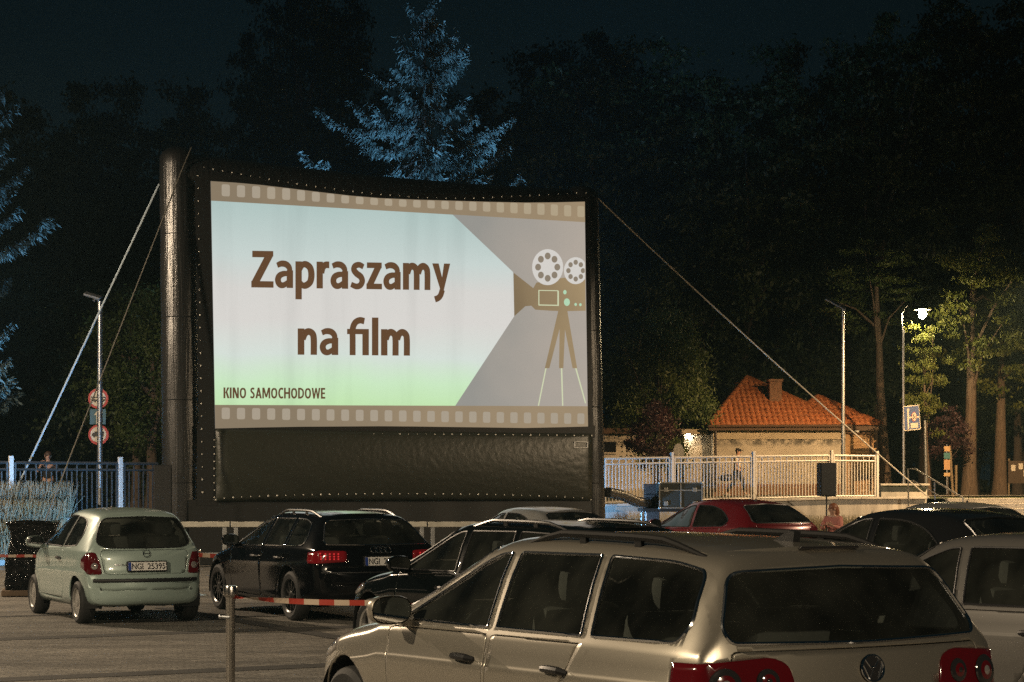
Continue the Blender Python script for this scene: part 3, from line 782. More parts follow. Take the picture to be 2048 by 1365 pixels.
HATCH5 = dict(wb=2.60, wr=0.315, mid=0.6, yr=0.57, rb=0.16, fb=0.28, nst=100,
    top=[(-0.88, 0.48), (-0.875, 0.60), (-0.85, 0.68), (-0.81, 0.74), (-0.80, 0.82), (-0.765, 0.97), (-0.66, 1.08), (-0.40, 1.25), (-0.12, 1.385), (0.1, 1.43), (0.5, 1.465), (0.85, 1.47), (1.2, 1.44), (1.5, 1.355), (1.9, 1.16), (2.25, 0.985), (2.4, 0.945), (2.8, 0.875), (3.15, 0.76), (3.32, 0.62), (3.38, 0.48)],
    bot=[(-0.88, 0.48), (-0.865, 0.36), (-0.8, 0.28), (-0.4, 0.24), (0, 0.21), (2.6, 0.20), (3.1, 0.23), (3.33, 0.34), (3.38, 0.48)],
    belt=[(-0.88, 0.97), (0, 0.975), (1.0, 0.945), (2.0, 0.92), (2.6, 0.86), (3.1, 0.72), (3.38, 0.48)],
    wid=[(-0.88, 0.64), (-0.82, 0.78), (-0.68, 0.84), (-0.4, 0.872), (0.0, 0.885), (1.2, 0.885), (2.3, 0.88), (2.8, 0.85), (3.15, 0.74), (3.38, 0.52)],
    windows=[([(1.98, 0.955), (1.45, 1.265), (1.20, 1.345), (1.06, 1.352), (0.97, 0.965)], [0.02, 0.15, 0.05, 0.02, 0.02]),
             ([(0.88, 0.968), (0.96, 1.356), (0.55, 1.345), (0.22, 1.26), (-0.06, 1.09), (0.02, 0.99)], [0.02, 0.02, 0.15, 0.15, 0.06, 0.05])],
    rearwin=[(-0.1, 1.05), (0.62, 1.05), (0.66, 1.09), (0.52, 1.355), (-0.1, 1.385)], rearwin_r=[0, 0.05, 0.05, 0.06, 0],
    windscreen=[(-0.1, 1.01), (0.74, 1.01), (0.53, 1.36), (-0.1, 1.40)],
    head=[(0.40, 0.60), (0.80, 0.68), (0.82, 0.80), (0.46, 0.74)],
    doors=[[(2.05, 0.91), (2.02, 0.29), (0.98, 0.28), (0.94, 0.94)], [(0.91, 0.94), (0.95, 0.28), (0.48, 0.28), (0.33, 0.55), (0.06, 0.88), (0.05, 0.95)]],
    handles=[1.14, 0.24], handle_z=0.80, mirror=(1.88, 0.965), seat_x=1.28,
    tailgate=[(-0.1, 1.02), (0.64, 1.02), (0.66, 0.95), (0.60, 0.78), (0.55, 0.745), (-0.1, 0.745)])

def variant(S, **k):
    q = dict(S); q.update(k); return q

# --- paints
P_CHAMP = pm('champagne_paint', (0.40, 0.368, 0.305), 0.33, 0.78, coat=0.9)
P_MINT = pm('pale_mint_paint', (0.33, 0.42, 0.385), 0.32, 0.15, coat=0.7)
P_BLACK = pm('black_paint', (0.003, 0.003, 0.004), 0.11, 0.0, coat=0.0, spec=0.4)
P_DKGREEN = pm('near_black_paint', (0.003, 0.004, 0.004), 0.11, 0.0, coat=0.0, spec=0.4)
P_SILVER = pm('silver_paint', (0.36, 0.36, 0.34), 0.32, 0.6, coat=0.8)
P_RED = pm('red_paint', (0.15, 0.005, 0.009), 0.28, 0.15, coat=0.9)
P_GRAPH = pm('graphite_paint', (0.018, 0.018, 0.019), 0.22, 0.4, coat=0.9)
P_GREY = pm('grey_paint', (0.21, 0.20, 0.185), 0.32, 0.6, coat=0.8)

def ring(c, r, tr, nrm, n=24, m=6):
    q = nrm.to_track_quat('Z', 'Y').to_matrix()
    return MB().tube([Vector(c)+q @ Vector((r*math.cos(2*math.pi*k/n), r*math.sin(2*math.pi*k/n), 0)) for k in range(n)], tr, m, closed=True)

def badge_round(z, r, strokes, back=None):
    def f(t, tg, rear_at):
        p, nn = rear_at(0, z); o = p + nn*0.012; ex = Vector((0, -1, 0)); ey = nn.cross(ex).normalized(); ey = ey if ey.z > 0 else -ey
        b = ring(o, r, r*0.10, nn)
        for st in strokes: b.tube([o+ex*u*r+ey*v*r for u, v in st], r*0.075, 6)
        bo = b.build('badge', M_CHROME, tg, True)
        if back:
            MB().add([o+nn*0.001+(ex*math.cos(2*math.pi*k/24)+ey*math.sin(2*math.pi*k/24))*r*0.97 for k in range(24)], [tuple(range(24))]).build('badge_disc', back, tg)
    return f
def badge_rings(z):
    def f(t, tg, rear_at):
        p, nn = rear_at(0, z); o = p + nn*0.012; b = MB()
        for k in range(4):
            c = ring(o+Vector((0, -(k-1.5)*0.066, 0)), 0.045, 0.0065, nn); b.add(c.v, c.f)
        b.build('badge', M_CHROME, tg, True)
    return f

def bumper_line(z, y1, mat, r=0.016):
    def f(t, tg, rear_at, side_at, top_at):
        m = MB(); P = []
        for k in range(25):
            y = -y1+2*y1*k/24; p, nn = rear_at(y, z); P.append(p + nn*0.004)
        m.tube(P, r, 8, flat=1.3); m.build('bumper_strip', mat, t, True)
    return f
def spoiler(S, x, y1, lamp=True):
    def f(t, tg, rear_at, side_at, top_at):
        m = MB(); n = 18; L = []
        for k in range(n+1):
            y = -y1+2*y1*k/n; a = top_at(x+0.20, abs(y)*0.999); b = top_at(x+0.02, abs(y)*0.999)
            q = 0.16*(y/y1)**2
            L.append([Vector((a.x, y, a.z+0.004)), Vector((x-0.10+q, y, a.z-0.012)), Vector((x-0.115+q, y, a.z-0.030)), Vector((x-0.02+q*0.7, y, min(a.z, b.z)-0.05))])
        vs = [v for r in L for v in r]
        m.add(vs, [(i*4+j, (i+1)*4+j, (i+1)*4+j+1, i*4+j+1) for i in range(n) for j in range(3)] + [(0, 1, 2, 3), tuple(n*4+j for j in (3, 2, 1, 0))])
        so = m.build('roof_spoiler', S, t, True)
        if lamp:
            a = top_at(x+0.2, 0)
            MB().box((x-0.108, 0, a.z-0.020), (0.02, 0.34, 0.014), bev=0.004).build('brake_lamp', M_DARKLENS, so)
    return f
def wiper(z):
    def f(t, tg, rear_at, side_at, top_at):
        m = MB(); p, n1 = rear_at(0, z); q, n2 = rear_at(0.42, z+0.05); m.tube([p+n1*0.02, (p+q)/2+n1*0.03, q+n2*0.012], 0.008, 6); m.ball(p+n1*0.012, 0.02, n=8, m=5); m.build('wiper', M_BLACKPL, t, True)
    return f
def aerial(x, L=0.28, lean=-0.35):
    def f(t, tg, rear_at, side_at, top_at):
        p = top_at(x, 0.001); m = MB(); m.tube([p, p+Vector((lean*L, 0, L))], [0.006, 0.003], 5); m.lathe([(0.025, 0), (0.02, 0.02), (0.006, 0.035)], p, 8); m.build('aerial', M_BLACKPL, t)
    return f
def fin(x):
    def f(t, tg, rear_at, side_at, top_at):
        p = top_at(x, 0.001); m = MB(); m.prism([p+Vector((0.10, -0.02, -.005)), p+Vector((-.08, -0.02, -.005)), p+Vector((-.09, -0.02, 0.05)), p+Vector((-.05, -0.02, 0.055))], (0, 0.04, 0)); m.build('roof_aerial', M_BLACKPL, t)
    return f
def many(*fs):
    def f(*a):
        for q in fs: q(*a)
    return f
def model_name(y0, z, w):
    def f(t, tg, rear_at, side_at, top_at):
        v, fc = text_geo('MICRA', 0.01); m = MB()
        p, nn = rear_at(y0, z)
        m.add([rear_at(y0-w*a, z+0.028*b)[0]+nn*0.010 for a, b in v], fc); m.build('model_lettering', M_CHROME, tg)
    return f

EU = [('NGI', -0.205, -0.055), ('25395', 0.005, 0.245)]
# near champagne estate
car('estate_car', ESTATE, (1.21, 10.59, 0), R(30.4), P_CHAMP, 'champagne silver estate car nearest the camera, with black roof rails', wheel='five', trim=M_CHROME,
    tail=dict(pts=[(0.40, 0.755), (0.93, 0.735), (0.93, 0.925), (0.52, 0.955), (0.44, 0.92)], r=[0.07, 0.02, 0.05, 0.05, 0.06], lamps=[(0.75, 0.835, 0.078, M_DARKLENS), (0.55, 0.848, 0.058, M_DARKLENS), (0.75, 0.835, 0.050, M_REDLENS), (0.55, 0.848, 0.036, M_REDLENS), (0.75, 0.835, 0.026, M_CLEARLENS), (0.55, 0.848, 0.016, M_DARKLENS)]),
    plate=dict(yz=(0, 0.56), text=[]), badge=badge_round(0.885, 0.062, [[(-0.62, 0.66), (-0.2, 0.08), (0.0, 0.08), (0.2, 0.08), (0.62, 0.66)], [(-0.86, 0.3), (-0.38, -0.8), (0, -0.08), (0.38, -0.8), (0.86, 0.3)]], M_BLACKPL),
    rails=dict(x=(-0.52, 1.12), y=lambda k: 0.555, mat=M_RAIL), extra=many(spoiler(P_CHAMP, -0.60, 0.54), fin(-0.38), bumper_line(0.60, 0.78, M_BLACKPL, 0.010)), scale=(1.045, 1.087, 1.045))
# pale mint three-door hatch
car('hatchback', HATCH3, (-5.076, 26.83, 0), R(26.9), P_MINT, 'pale mint three-door hatchback at the left, plate NGI 25395', wheel='cover', glass=M_CGLASS, trim=M_BLACKPL,
    tail=dict(pts=[(0.585, 0.665), (0.76, 0.665), (0.82, 0.80), (0.76, 0.955), (0.66, 0.955), (0.60, 0.80)], r=0.03, mat=M_REDLENS, lamps=[(0.685, 0.865, 0.042, M_REDLENS), (0.675, 0.775, 0.046, M_CLEARLENS)]),
    plate=dict(yz=(0, 0.765), text=EU), badge=badge_round(0.935, 0.048, [[(-1.15, 0), (1.15, 0)]]),
    extra=many(bumper_line(0.585, 0.70, M_BLACKPL, 0.020), model_name(0.42, 0.775, 0.16), aerial(1.15, 0.05)))
# black estate with rings
AVANT = variant(ESTATE, top=[(-1.06, 0.50), (-1.055, 0.60), (-1.03, 0.68), (-0.99, 0.72), (-0.98, 0.80), (-0.965, 0.93), (-0.93, 0.99), (-0.80, 1.11), (-0.50, 1.345), (-0.40, 1.395), (-0.15, 1.425), (0.3, 1.447), (0.9, 1.448), (1.25, 1.43), (1.60, 1.355), (2.05, 1.165), (2.45, 0.985), (2.58, 0.95), (2.95, 0.89), (3.35, 0.79), (3.56, 0.68), (3.66, 0.58), (3.70, 0.50)],
    bot=[(-1.06, 0.50), (-1.04, 0.38), (-0.95, 0.29), (-0.5, 0.24), (0, 0.20), (2.8, 0.19), (3.3, 0.21), (3.6, 0.27), (3.67, 0.38), (3.70, 0.50)], wb=2.81,
    wid=[(-1.06, 0.66), (-1.0, 0.81), (-0.86, 0.875), (-0.5, 0.905), (0.0, 0.915), (1.2, 0.915), (2.5, 0.912), (3.0, 0.90), (3.4, 0.84), (3.6, 0.73), (3.70, 0.56)],
    belt=[(-1.06, 0.965), (-0.3, 0.97), (0.6, 0.955), (1.6, 0.935), (2.4, 0.915), (3.0, 0.87), (3.45, 0.76), (3.70, 0.5)],
    windows=[([(2.13, 0.962), (1.56, 1.250), (1.30, 1.325), (1.16, 1.335), (1.06, 0.972)], [0.02, 0.15, 0.05, 0.02, 0.02]),
             ([(0.98, 0.975), (1.08, 1.338), (0.38, 1.345), (0.25, 0.985)], [0.02, 0.02, 0.02, 0.02]),
             ([(0.18, 0.988), (0.30, 1.344), (0.02, 1.335), (-0.24, 1.275), (-0.40, 1.08), (-0.36, 1.0)], [0.02, 0.02, 0.1, 0.08, 0.06, 0.04])],
    rearwin=[(-0.1, 1.01), (0.70, 1.02), (0.72, 1.06), (0.58, 1.325), (-0.1, 1.345)], windscreen=[(-0.1, 1.01), (0.76, 1.01), (0.56, 1.35), (-0.1, 1.385)],
    doors=[[(2.22, 0.915), (2.18, 0.29), (1.08, 0.28), (1.03, 0.945)], [(1.0, 0.945), (1.05, 0.28), (0.52, 0.28), (0.36, 0.55), (0.16, 0.90), (0.15, 0.955)]], handles=[1.24, 0.36], handle_z=0.82, mirror=(2.04, 0.975), wr=0.33, seat_x=1.42)
car('estate_car', AVANT, (-2.22, 27.5, 0), R(28), P_BLACK, 'black estate car with four chrome rings and a glowing red tail light', wheel='ten', rim_mat=M_DALLOY, trim=M_CHROME,
    tail=dict(pts=[(0.47, 0.80), (0.93, 0.775), (0.93, 0.90), (0.80, 0.945), (0.47, 0.935)], r=0.03, mat=M_REDLIT, lamps=[(0.58+0.055*i, 0.835+0.032*j, 0.011, M_LED) for i in range(5) for j in range(3)]),
    plate=dict(yz=(-0.02, 0.80), text=EU), badge=badge_rings(0.945),
    rails=dict(x=(-0.30, 1.22), y=lambda k: 0.545, mat=M_DALLOY), extra=many(spoiler(P_BLACK, -0.30, 0.50), bumper_line(0.66, 0.80, M_BLACKPL, 0.008)), scale=1.03)
# dark estate in the middle
car('estate_car', variant(ESTATE, trim_r=0.010), (0.72, 19.1, 0), R(33), P_DKGREEN, 'near-black estate car between the black estate and the champagne estate', wheel='five', trim=M_BLACKPL,
    tail=dict(pts=[(0.50, 0.76), (0.93, 0.74), (0.93, 0.95), (0.55, 0.95)]), plate=dict(yz=(0, 0.58), text=[]),
    rails=dict(x=(-0.55, 1.15), y=lambda k: 0.555, mat=M_DALLOY), extra=spoiler(P_DKGREEN, -0.60, 0.54))
# silver car in front of the screen
car('hatchback', HATCH5, (0.95, 35.6, 0), R(32), P_SILVER, 'silver hatchback parked right in front of the screen skirt', wheel='seven', tail=dict(pts=[(0.50, 0.78), (0.90, 0.76), (0.90, 0.96), (0.56, 0.98)]), plate=dict(yz=(0, 0.62), text=[]), scale=1.0)
# red car
car('hatchback', HATCH5, (4.80, 38.5, 0), R(33), P_RED, 'red hatchback with roof aerial in front of the flight case', wheel='five', glass=M_DGLASS, tail=dict(pts=[(0.50, 0.78), (0.90, 0.76), (0.90, 0.96), (0.56, 0.98)]), plate=dict(yz=(0, 0.62), text=[]), extra=aerial(0.12, 0.34, -0.30), scale=1.085)
# dark car on the right
car('hatchback', variant(HATCH5, trim_r=0.012), (5.32, 22.3, 0), R(34), P_GRAPH, 'dark graphite car at the right behind the champagne estate', wheel='five', trim=M_DALLOY, tail=dict(pts=[(0.50, 0.78), (0.90, 0.76), (0.90, 0.96), (0.56, 0.98)]), plate=dict(yz=(0, 0.62), text=[]), scale=1.07)
# pale car further right
car('hatchback', HATCH5, (8.9, 37.5, 0), R(36), P_SILVER, 'pale silver car farthest right, in front of the steps', wheel='five', tail=dict(pts=[(0.50, 0.78), (0.90, 0.76), (0.90, 0.96), (0.56, 0.98)]), plate=dict(yz=(0, 0.62), text=[]), extra=aerial(0.4, 0.30, -0.3), scale=1.05)
# grey car at the right edge
car('estate_car', ESTATE, (4.40, 13.7, 0), R(34), P_GREY, 'grey car cut off by the right edge of the picture', wheel='five', trim=M_BLACKPL, tail=dict(pts=[(0.50, 0.76), (0.93, 0.74), (0.93, 0.95), (0.55, 0.95)]), plate=dict(yz=(0, 0.62), text=[]))
# ---------------------------------------------------------------- inflatable cinema screen
SL, SR = at(330, 977, 46.0), at(1215, 977, 50.4)
SL.z = SR.z = 0
SU = (SR-SL).normalized(); SN = Vector((SU.y, -SU.x, 0)); SW = (SR-SL).length
def on_screen(px, py):
    """(u, z) on the screen cloth for a point of the photographed slide"""
    d = Vector(((px-CX)/FPX, 1.0, (HZ-py)/FPX)); o = Vector((0, 0, CAMH))
    t = (SL-o).dot(SN)/d.dot(SN); p = o+d*t
    return ((p-SL).dot(SU), p.z)
scr = empty('inflatable_screen', SL, math.atan2(SU.y, SU.x), 'big black inflatable cinema screen showing the words Zapraszamy na film', 'screen')
# local axes: x along the screen, -y towards the audience, z up
def vinyl():
    m = bpy.data.materials.new('black_vinyl'); m.use_nodes = True; nt = m.node_tree; nd = nt.nodes; lk = nt.links; p = nd['Principled BSDF']
    p.inputs['Base Color'].default_value = (0.016, 0.0155, 0.015, 1); p.inputs['Roughness'].default_value = 0.34; p.inputs['Specular IOR Level'].default_value = 0.8
    tc = nd.new('ShaderNodeTexCoord'); mp = nd.new('ShaderNodeMapping'); mp.inputs['Scale'].default_value = (7, 7, 0.35); lk.new(tc.outputs['Object'], mp.inputs[0])
    n = nd.new('ShaderNodeTexNoise'); n.inputs['Scale'].default_value = 1.6; n.inputs['Detail'].default_value = 4; lk.new(mp.outputs[0], n.inputs['Vector'])
    b = nd.new('ShaderNodeBump'); b.inputs['Strength'].default_value = 0.5; b.inputs['Distance'].default_value = 0.05; lk.new(n.outputs['Fac'], b.inputs['Height'])
    n2 = nd.new('ShaderNodeTexNoise'); n2.inputs['Scale'].default_value = 220; n2.inputs['Detail'].default_value = 2; lk.new(tc.outputs['Object'], n2.inputs['Vector'])
    b2 = nd.new('ShaderNodeBump'); b2.inputs['Strength'].default_value = 0.25; b2.inputs['Distance'].default_value = 0.004; lk.new(n2.outputs['Fac'], b2.inputs['Height'])
    lk.new(b.outputs[0], b2.inputs['Normal']); lk.new(b2.outputs[0], p.inputs['Normal'])
    return m
M_VINYL = vinyl()
M_SKIRT = pm('skirt_cloth', (0.026, 0.028, 0.019), 0.42, bump=0.6, bs=7, spec=0.6)
M_CORD = pm('black_cord', (0.01, 0.01, 0.01), 0.7)
M_EYELET = pm('eyelet', (0.8, 0.78, 0.70), 0.45, 0.2)
M_SEAM = pm('vinyl_seam', (0.014, 0.014, 0.014), 0.55)
RT = 0.44                                       # tube radius
zl_top, zr_top = 9.55, 9.35
def fat_tube(path, rad, name, n=20):
    m = MB(); m.tube(path, rad, n); return m.build(name, M_VINYL, scr, True)
# columns bulge a little between their seams
def column(u_bot, u_top, ztop, name):
    P = []; Rr = []
    for k in range(49):
        t = k/48; z = 0.05+t*(ztop-0.05); u = u_bot+(u_top-u_bot)*t
        s = (z/1.93) % 1.0; r = RT*(0.965+0.035*math.sin(math.pi*min(1, max(0, s)))**0.5)
        P.append((u, RT+0.02, z)); Rr.append(r)
    P.append(((u_top), RT+0.02, ztop+0.10)); Rr.append(RT*0.86); P.append((u_top, RT+0.02, ztop+0.2)); Rr.append(RT*0.55); P.append((u_top, RT+0.02, ztop+0.24)); Rr.append(0.08)
    c = fat_tube(P, Rr, name)
    for k in range(1, 5):
        z = 1.93*k; u = u_bot+(u_top-u_bot)*z/ztop
        MB().tube([(u+(RT*0.975)*math.cos(a), RT+0.02+(RT*0.975)*math.sin(a), z) for a in [2*math.pi*i/28 for i in range(28)]], 0.012, 5, closed=True).build('seam_band', M_SEAM, c, True)
    return c
column(0.50, 0.42, zl_top, 'left_column'); column(SW-0.30, SW-0.52, zr_top-0.10, 'right_column')
# top beam sags between the columns; lower beam and base beam are straight
P = []; Rr = []
for k in range(41):
    t = k/40; u = 0.45+t*(SW-1.0); z = zl_top-0.42+(zr_top-0.50-zl_top+0.42)*t - 0.12*math.sin(math.pi*t) + 0.06; P.append((u, RT+0.06, z)); Rr.append(0.48)
fat_tube(P, Rr, 'top_beam')
fat_tube([(0.4+k*(SW-0.75)/12, RT+0.02, 0.47) for k in range(13)], [RT*0.98]*13, 'base_beam')
fat_tube([(0.5+k*(SW-0.95)/12, RT+0.30, 3.05) for k in range(13)], [0.30]*13, 'middle_beam')

def SP(px, py, off=0.0):
    u, z = on_screen(px, py); return Vector((u, -off, z))
# black border cloth round the picture (behind it), and the skirt below
M_BORDER = pm('border_cloth', (0.008, 0.008, 0.0075), 0.6)
TOP = [(421, 363), (470, 366), (520, 370.5), (580, 377.5), (640, 385), (700, 392), (760, 397), (830, 400), (900, 402), (980, 404.5), (1050, 406), (1110, 405.5), (1169, 404)]
BOT = [(1175.5, 853.5), (1120, 855), (1050, 856.5), (980, 855.5), (900, 854.5), (830, 853.5), (760, 853), (680, 853.5), (600, 854), (520, 855.5), (430, 857.5)]
m = MB(); m.poly([SP(x + (-32 if i == 0 else 10 if i == len(TOP)-1 else 0), y-14, 0.004) for i, (x, y) in enumerate(TOP)] + [SP(x + (10 if i == 0 else -32 if i == len(BOT)-1 else 0), y+6, 0.004) for i, (x, y) in enumerate(BOT)])
m.build('border_cloth', M_BORDER, scr)
m = MB(); m.poly([SP(394, 850, 0.0), SP(434, 850, 0.0), SP(434, 1012, 0.0), SP(394, 1012, 0.0)]); m.build('border_cloth', M_BORDER, scr)
m = MB(); m.poly([SP(398, 851, 0.002), SP(1190, 851, 0.002), SP(1190, 876, 0.002), SP(398, 876, 0.002)]); m.build('border_cloth', M_BORDER, scr)
# skirt: bowed sheet with soft wrinkles
m = MB(); nx, nz = 60, 16; rnd = random.Random(7)
ul, ur, z0, z1 = on_screen(431, 1000)[0], on_screen(1184, 1000)[0], on_screen(700, 1003)[1], on_screen(700, 862)[1]
V = []; F = []
for i in range(nx+1):
    for j in range(nz+1):
        a, b = i/nx, j/nz; u = ul+(ur-ul)*a; z = z0+(z1-z0)*b
        bow = 0.16*math.sin(math.pi*b)**0.7*math.sin(math.pi*a)**0.25
        dist = math.hypot((a-1)*7, (b-1)*2.2); dist2 = math.hypot((a-1)*7, b*2.2); dl = math.hypot(a*7, b*2.2)
        wr = 0.030*math.exp(-dist*1.3)*math.sin(22*(a*3-b*2)) + 0.025*math.exp(-dist2*1.4)*math.sin(18*(a*3+b*2)) + 0.03*math.exp(-dl*1.2)*math.sin(14*(a*3+b))
        V.append((u, -0.02-bow-wr, z))
for i in range(nx):
    for j in range(nz):
        k = i*(nz+1)+j; F.append((k, k+nz+1, k+nz+2, k+1))
me = np_mesh('skirt', V, F); me.polygons.foreach_set('use_smooth', [True]*len(F)); sk = link('skirt', me, scr, M_SKIRT)
md = sk.modifiers.new('solid', 'SOLIDIFY'); md.thickness = 0.01

# black valance that closes the gap between the skirt and the ground
m = MB(); zv = on_screen(700, 1003)[1]+0.04; nv = 40
for i in range(nv):
    q0, q1 = 0.55+(SW-1.0)*i/nv, 0.55+(SW-1.0)*(i+1)/nv; w0, w1 = 0.03*math.sin(q0*5), 0.03*math.sin(q1*5)
    m.quad((q0, -0.06-w0, 0.02), (q1, -0.06-w1, 0.02), (q1, 0.01, zv), (q0, 0.01, zv))
m.build('valance', M_BORDER, scr, True)

# the projected picture: cloth that glows with the slide
def slide_mat():
    m = bpy.data.materials.new('projected_slide'); m.use_nodes = True; nt = m.node_tree; nd = nt.nodes; lk = nt.links; nd.clear()
    out = nd.new('ShaderNodeOutputMaterial'); e = nd.new('ShaderNodeEmission'); tc = nd.new('ShaderNodeTexCoord'); sp = nd.new('ShaderNodeSeparateXYZ')
    lk.new(tc.outputs['Object'], sp.inputs[0]); mr = nd.new('ShaderNodeMapRange')
    mr.inputs[1].default_value = on_screen(660, 812)[1]; mr.inputs[2].default_value = on_screen(660, 405)[1]; lk.new(sp.outputs[2], mr.inputs[0])
    n = nd.new('ShaderNodeTexNoise'); n.inputs['Scale'].default_value = 0.35; lk.new(tc.outputs['Object'], n.inputs['Vector'])
    ad = nd.new('ShaderNodeMath'); ad.operation = 'MULTIPLY_ADD'; ad.inputs[1].default_value = 0.14; lk.new(n.outputs['Fac'], ad.inputs[0]); lk.new(mr.outputs[0], ad.inputs[2])
    sb = nd.new('ShaderNodeMath'); sb.operation = 'SUBTRACT'; sb.inputs[1].default_value = 0.07; lk.new(ad.outputs[0], sb.inputs[0])
    cr = nd.new('ShaderNodeValToRGB'); els = cr.color_ramp.elements
    stops = [(0.0, (196, 230, 178)), (0.10, (203, 233, 195)), (0.24, (214, 224, 216)), (0.42, (217, 214, 209)), (0.58, (215, 213, 208)), (0.74, (200, 212, 208)), (1.0, (174, 195, 191))]
    els[0].position = 0; els[0].color = (*lin(*stops[0][1]), 1); els[1].position = 1.0; els[1].color = (*lin(*stops[-1][1]), 1)
    for q, c in stops[1:-1]:
        el = els.new(q); el.color = (*lin(*c), 1)
    lk.new(sb.outputs[0], cr.inputs[0]); lk.new(cr.outputs[0], e.inputs[0])
    # crease shading put into the glow as faint diagonal streaks; the cloth is flat
    mp = nd.new('ShaderNodeMapping'); mp.inputs['Rotation'].default_value = (0, R(35), 0); mp.inputs['Scale'].default_value = (1.6, 1, 0.12); lk.new(tc.outputs['Object'], mp.inputs[0])
    nc = nd.new('ShaderNodeTexNoise'); nc.inputs['Scale'].default_value = 1.1; nc.inputs['Detail'].default_value = 3; lk.new(mp.outputs[0], nc.inputs['Vector'])
    st = nd.new('ShaderNodeMapRange'); st.inputs[1].default_value = 0.25; st.inputs[2].default_value = 0.5; st.inputs[3].default_value = 0.90; st.inputs[4].default_value = 1.0; lk.new(nc.outputs['Fac'], st.inputs[0]); lk.new(st.outputs[0], e.inputs[1])
    lk.new(e.outputs[0], out.inputs[0])
    return m
def shade_mat(name, stops, z0, z1):
    m = bpy.data.materials.new(name); m.use_nodes = True; nt = m.node_tree; nd = nt.nodes; lk = nt.links; nd.clear()
    out = nd.new('ShaderNodeOutputMaterial'); e = nd.new('ShaderNodeEmission'); tc = nd.new('ShaderNodeTexCoord'); sp = nd.new('ShaderNodeSeparateXYZ')
    lk.new(tc.outputs['Object'], sp.inputs[0]); mr = nd.new('ShaderNodeMapRange'); mr.inputs[1].default_value = z0; mr.inputs[2].default_value = z1
    n = nd.new('ShaderNodeTexNoise'); n.inputs['Scale'].default_value = 0.5; n.inputs['Detail'].default_value = 3; lk.new(tc.outputs['Object'], n.inputs['Vector'])
    ad = nd.new('ShaderNodeMath'); ad.operation = 'MULTIPLY_ADD'; ad.inputs[1].default_value = 1.2; ad.inputs[2].default_value = -0.6; lk.new(n.outputs['Fac'], ad.inputs[0])
    a2 = nd.new('ShaderNodeMath'); a2.operation = 'ADD'; lk.new(ad.outputs[0], a2.inputs[0]); lk.new(sp.outputs[0], mr.inputs[0]); lk.new(mr.outputs[0], a2.inputs[1])
    cr = nd.new('ShaderNodeValToRGB'); els = cr.color_ramp.elements
    els[0].position = 0; els[0].color = (*lin(*stops[0]), 1); els[1].position = 1; els[1].color = (*lin(*stops[1]), 1)
    lk.new(a2.outputs[0], cr.inputs[0]); lk.new(cr.outputs[0], e.inputs[0]); lk.new(e.outputs[0], out.inputs[0])
    return m
uR = on_screen(1169, 600)[0]; uM = on_screen(930, 600)[0]
E_SLIDE = slide_mat(); E_BEAM = shade_mat('slide_grey_beam', [(150, 148, 142), (176, 166, 155)], uM, uR)
E_FILM = shade_mat('slide_film_strip', [(136, 121, 100), (160, 140, 112)], uM-6, uR+0.5); E_HOLE = shade_mat('slide_film_hole', [(168, 156, 138), (176, 160, 132)], uM-6, uR)
E_CAM = shade_mat('slide_camera', [(128, 110, 84), (164, 142, 108)], on_screen(1030, 600)[0], uR); E_REEL = emit_mat('slide_reel', lin(212, 208, 202)); E_RHOLE = emit_mat('slide_reel_hole', lin(140, 128, 112))
E_LINE = emit_mat('slide_pale_line', lin(206, 212, 176)); E_MINT = emit_mat('slide_mint', lin(178, 214, 180)); E_TEXT = emit_mat('slide_text', lin(99, 71, 48))
cloth = MB(); cloth.poly([SP(x, y, 0.012) for x, y in TOP+BOT]); cloth_o = cloth.build('projection_cloth', E_BEAM, scr)
LAY = 0.004
def piece(name, pts, mat, lay, parent=cloth_o):
    m = MB(); m.poly([SP(x, y, 0.012+LAY*lay) for x, y in pts]); return m.build(name, mat, parent)
def band_top(x): return 402+(445-402)*(x-422)/(1168-422)
piece('slide_panel', [(422.2, 402), (905, 430), (1026, 545), (1028, 633), (910, 812), (429.5, 810.5)], E_SLIDE, 1)
piece('film_strip', TOP + [(1169.5, 445), (421.6, 402)], E_FILM, 2)
piece('film_strip', [(429.4, 810.3), (1174.6, 813)] + BOT, E_FILM, 2)
ua, ub = on_screen(451, 830)[0], on_screen(1161, 833)[0]
zbh = on_screen(700, 831)[1]
hb = MB().poly([(x, 0, z) for x, z in rpoly([(-0.098, -0.135), (0.098, -0.135), (0.098, 0.135), (-0.098, 0.135)], 0.05)]).mesh('film_hole'); hb.materials.append(E_HOLE)
for k in range(26):
    u = ua+(ub-ua)*k/25
    o = link('film_hole', hb, cloth_o); o.location = (u, -(0.012+LAY*3), zbh)
# top holes are cut by the sagging edge of the cloth
topedge = sorted([on_screen(x, y) for x, y in TOP])
def edge_z(u): return float(np.interp(u, [q[0] for q in topedge], [q[1] for q in topedge]))
zth = on_screen(421.6, 402)[1]; zth2 = on_screen(1169, 445)[1]
for k in range(26):
    u = ua+(ub-ua)*k/25; zb = zth+(zth2-zth)*(u-ua)/(ub-ua); zc = zb+0.26
    za, zz = zc-0.14, min(zc+0.14, edge_z(u)-0.01)
    if zz-za < 0.05: continue
    m = MB(); m.poly([(u+x, -(0.012+LAY*3), z) for x, z in rpoly([(-0.098, za), (0.098, za), (0.098, zz), (-0.098, zz)], 0.05)]); m.build('film_hole', E_HOLE, cloth_o)
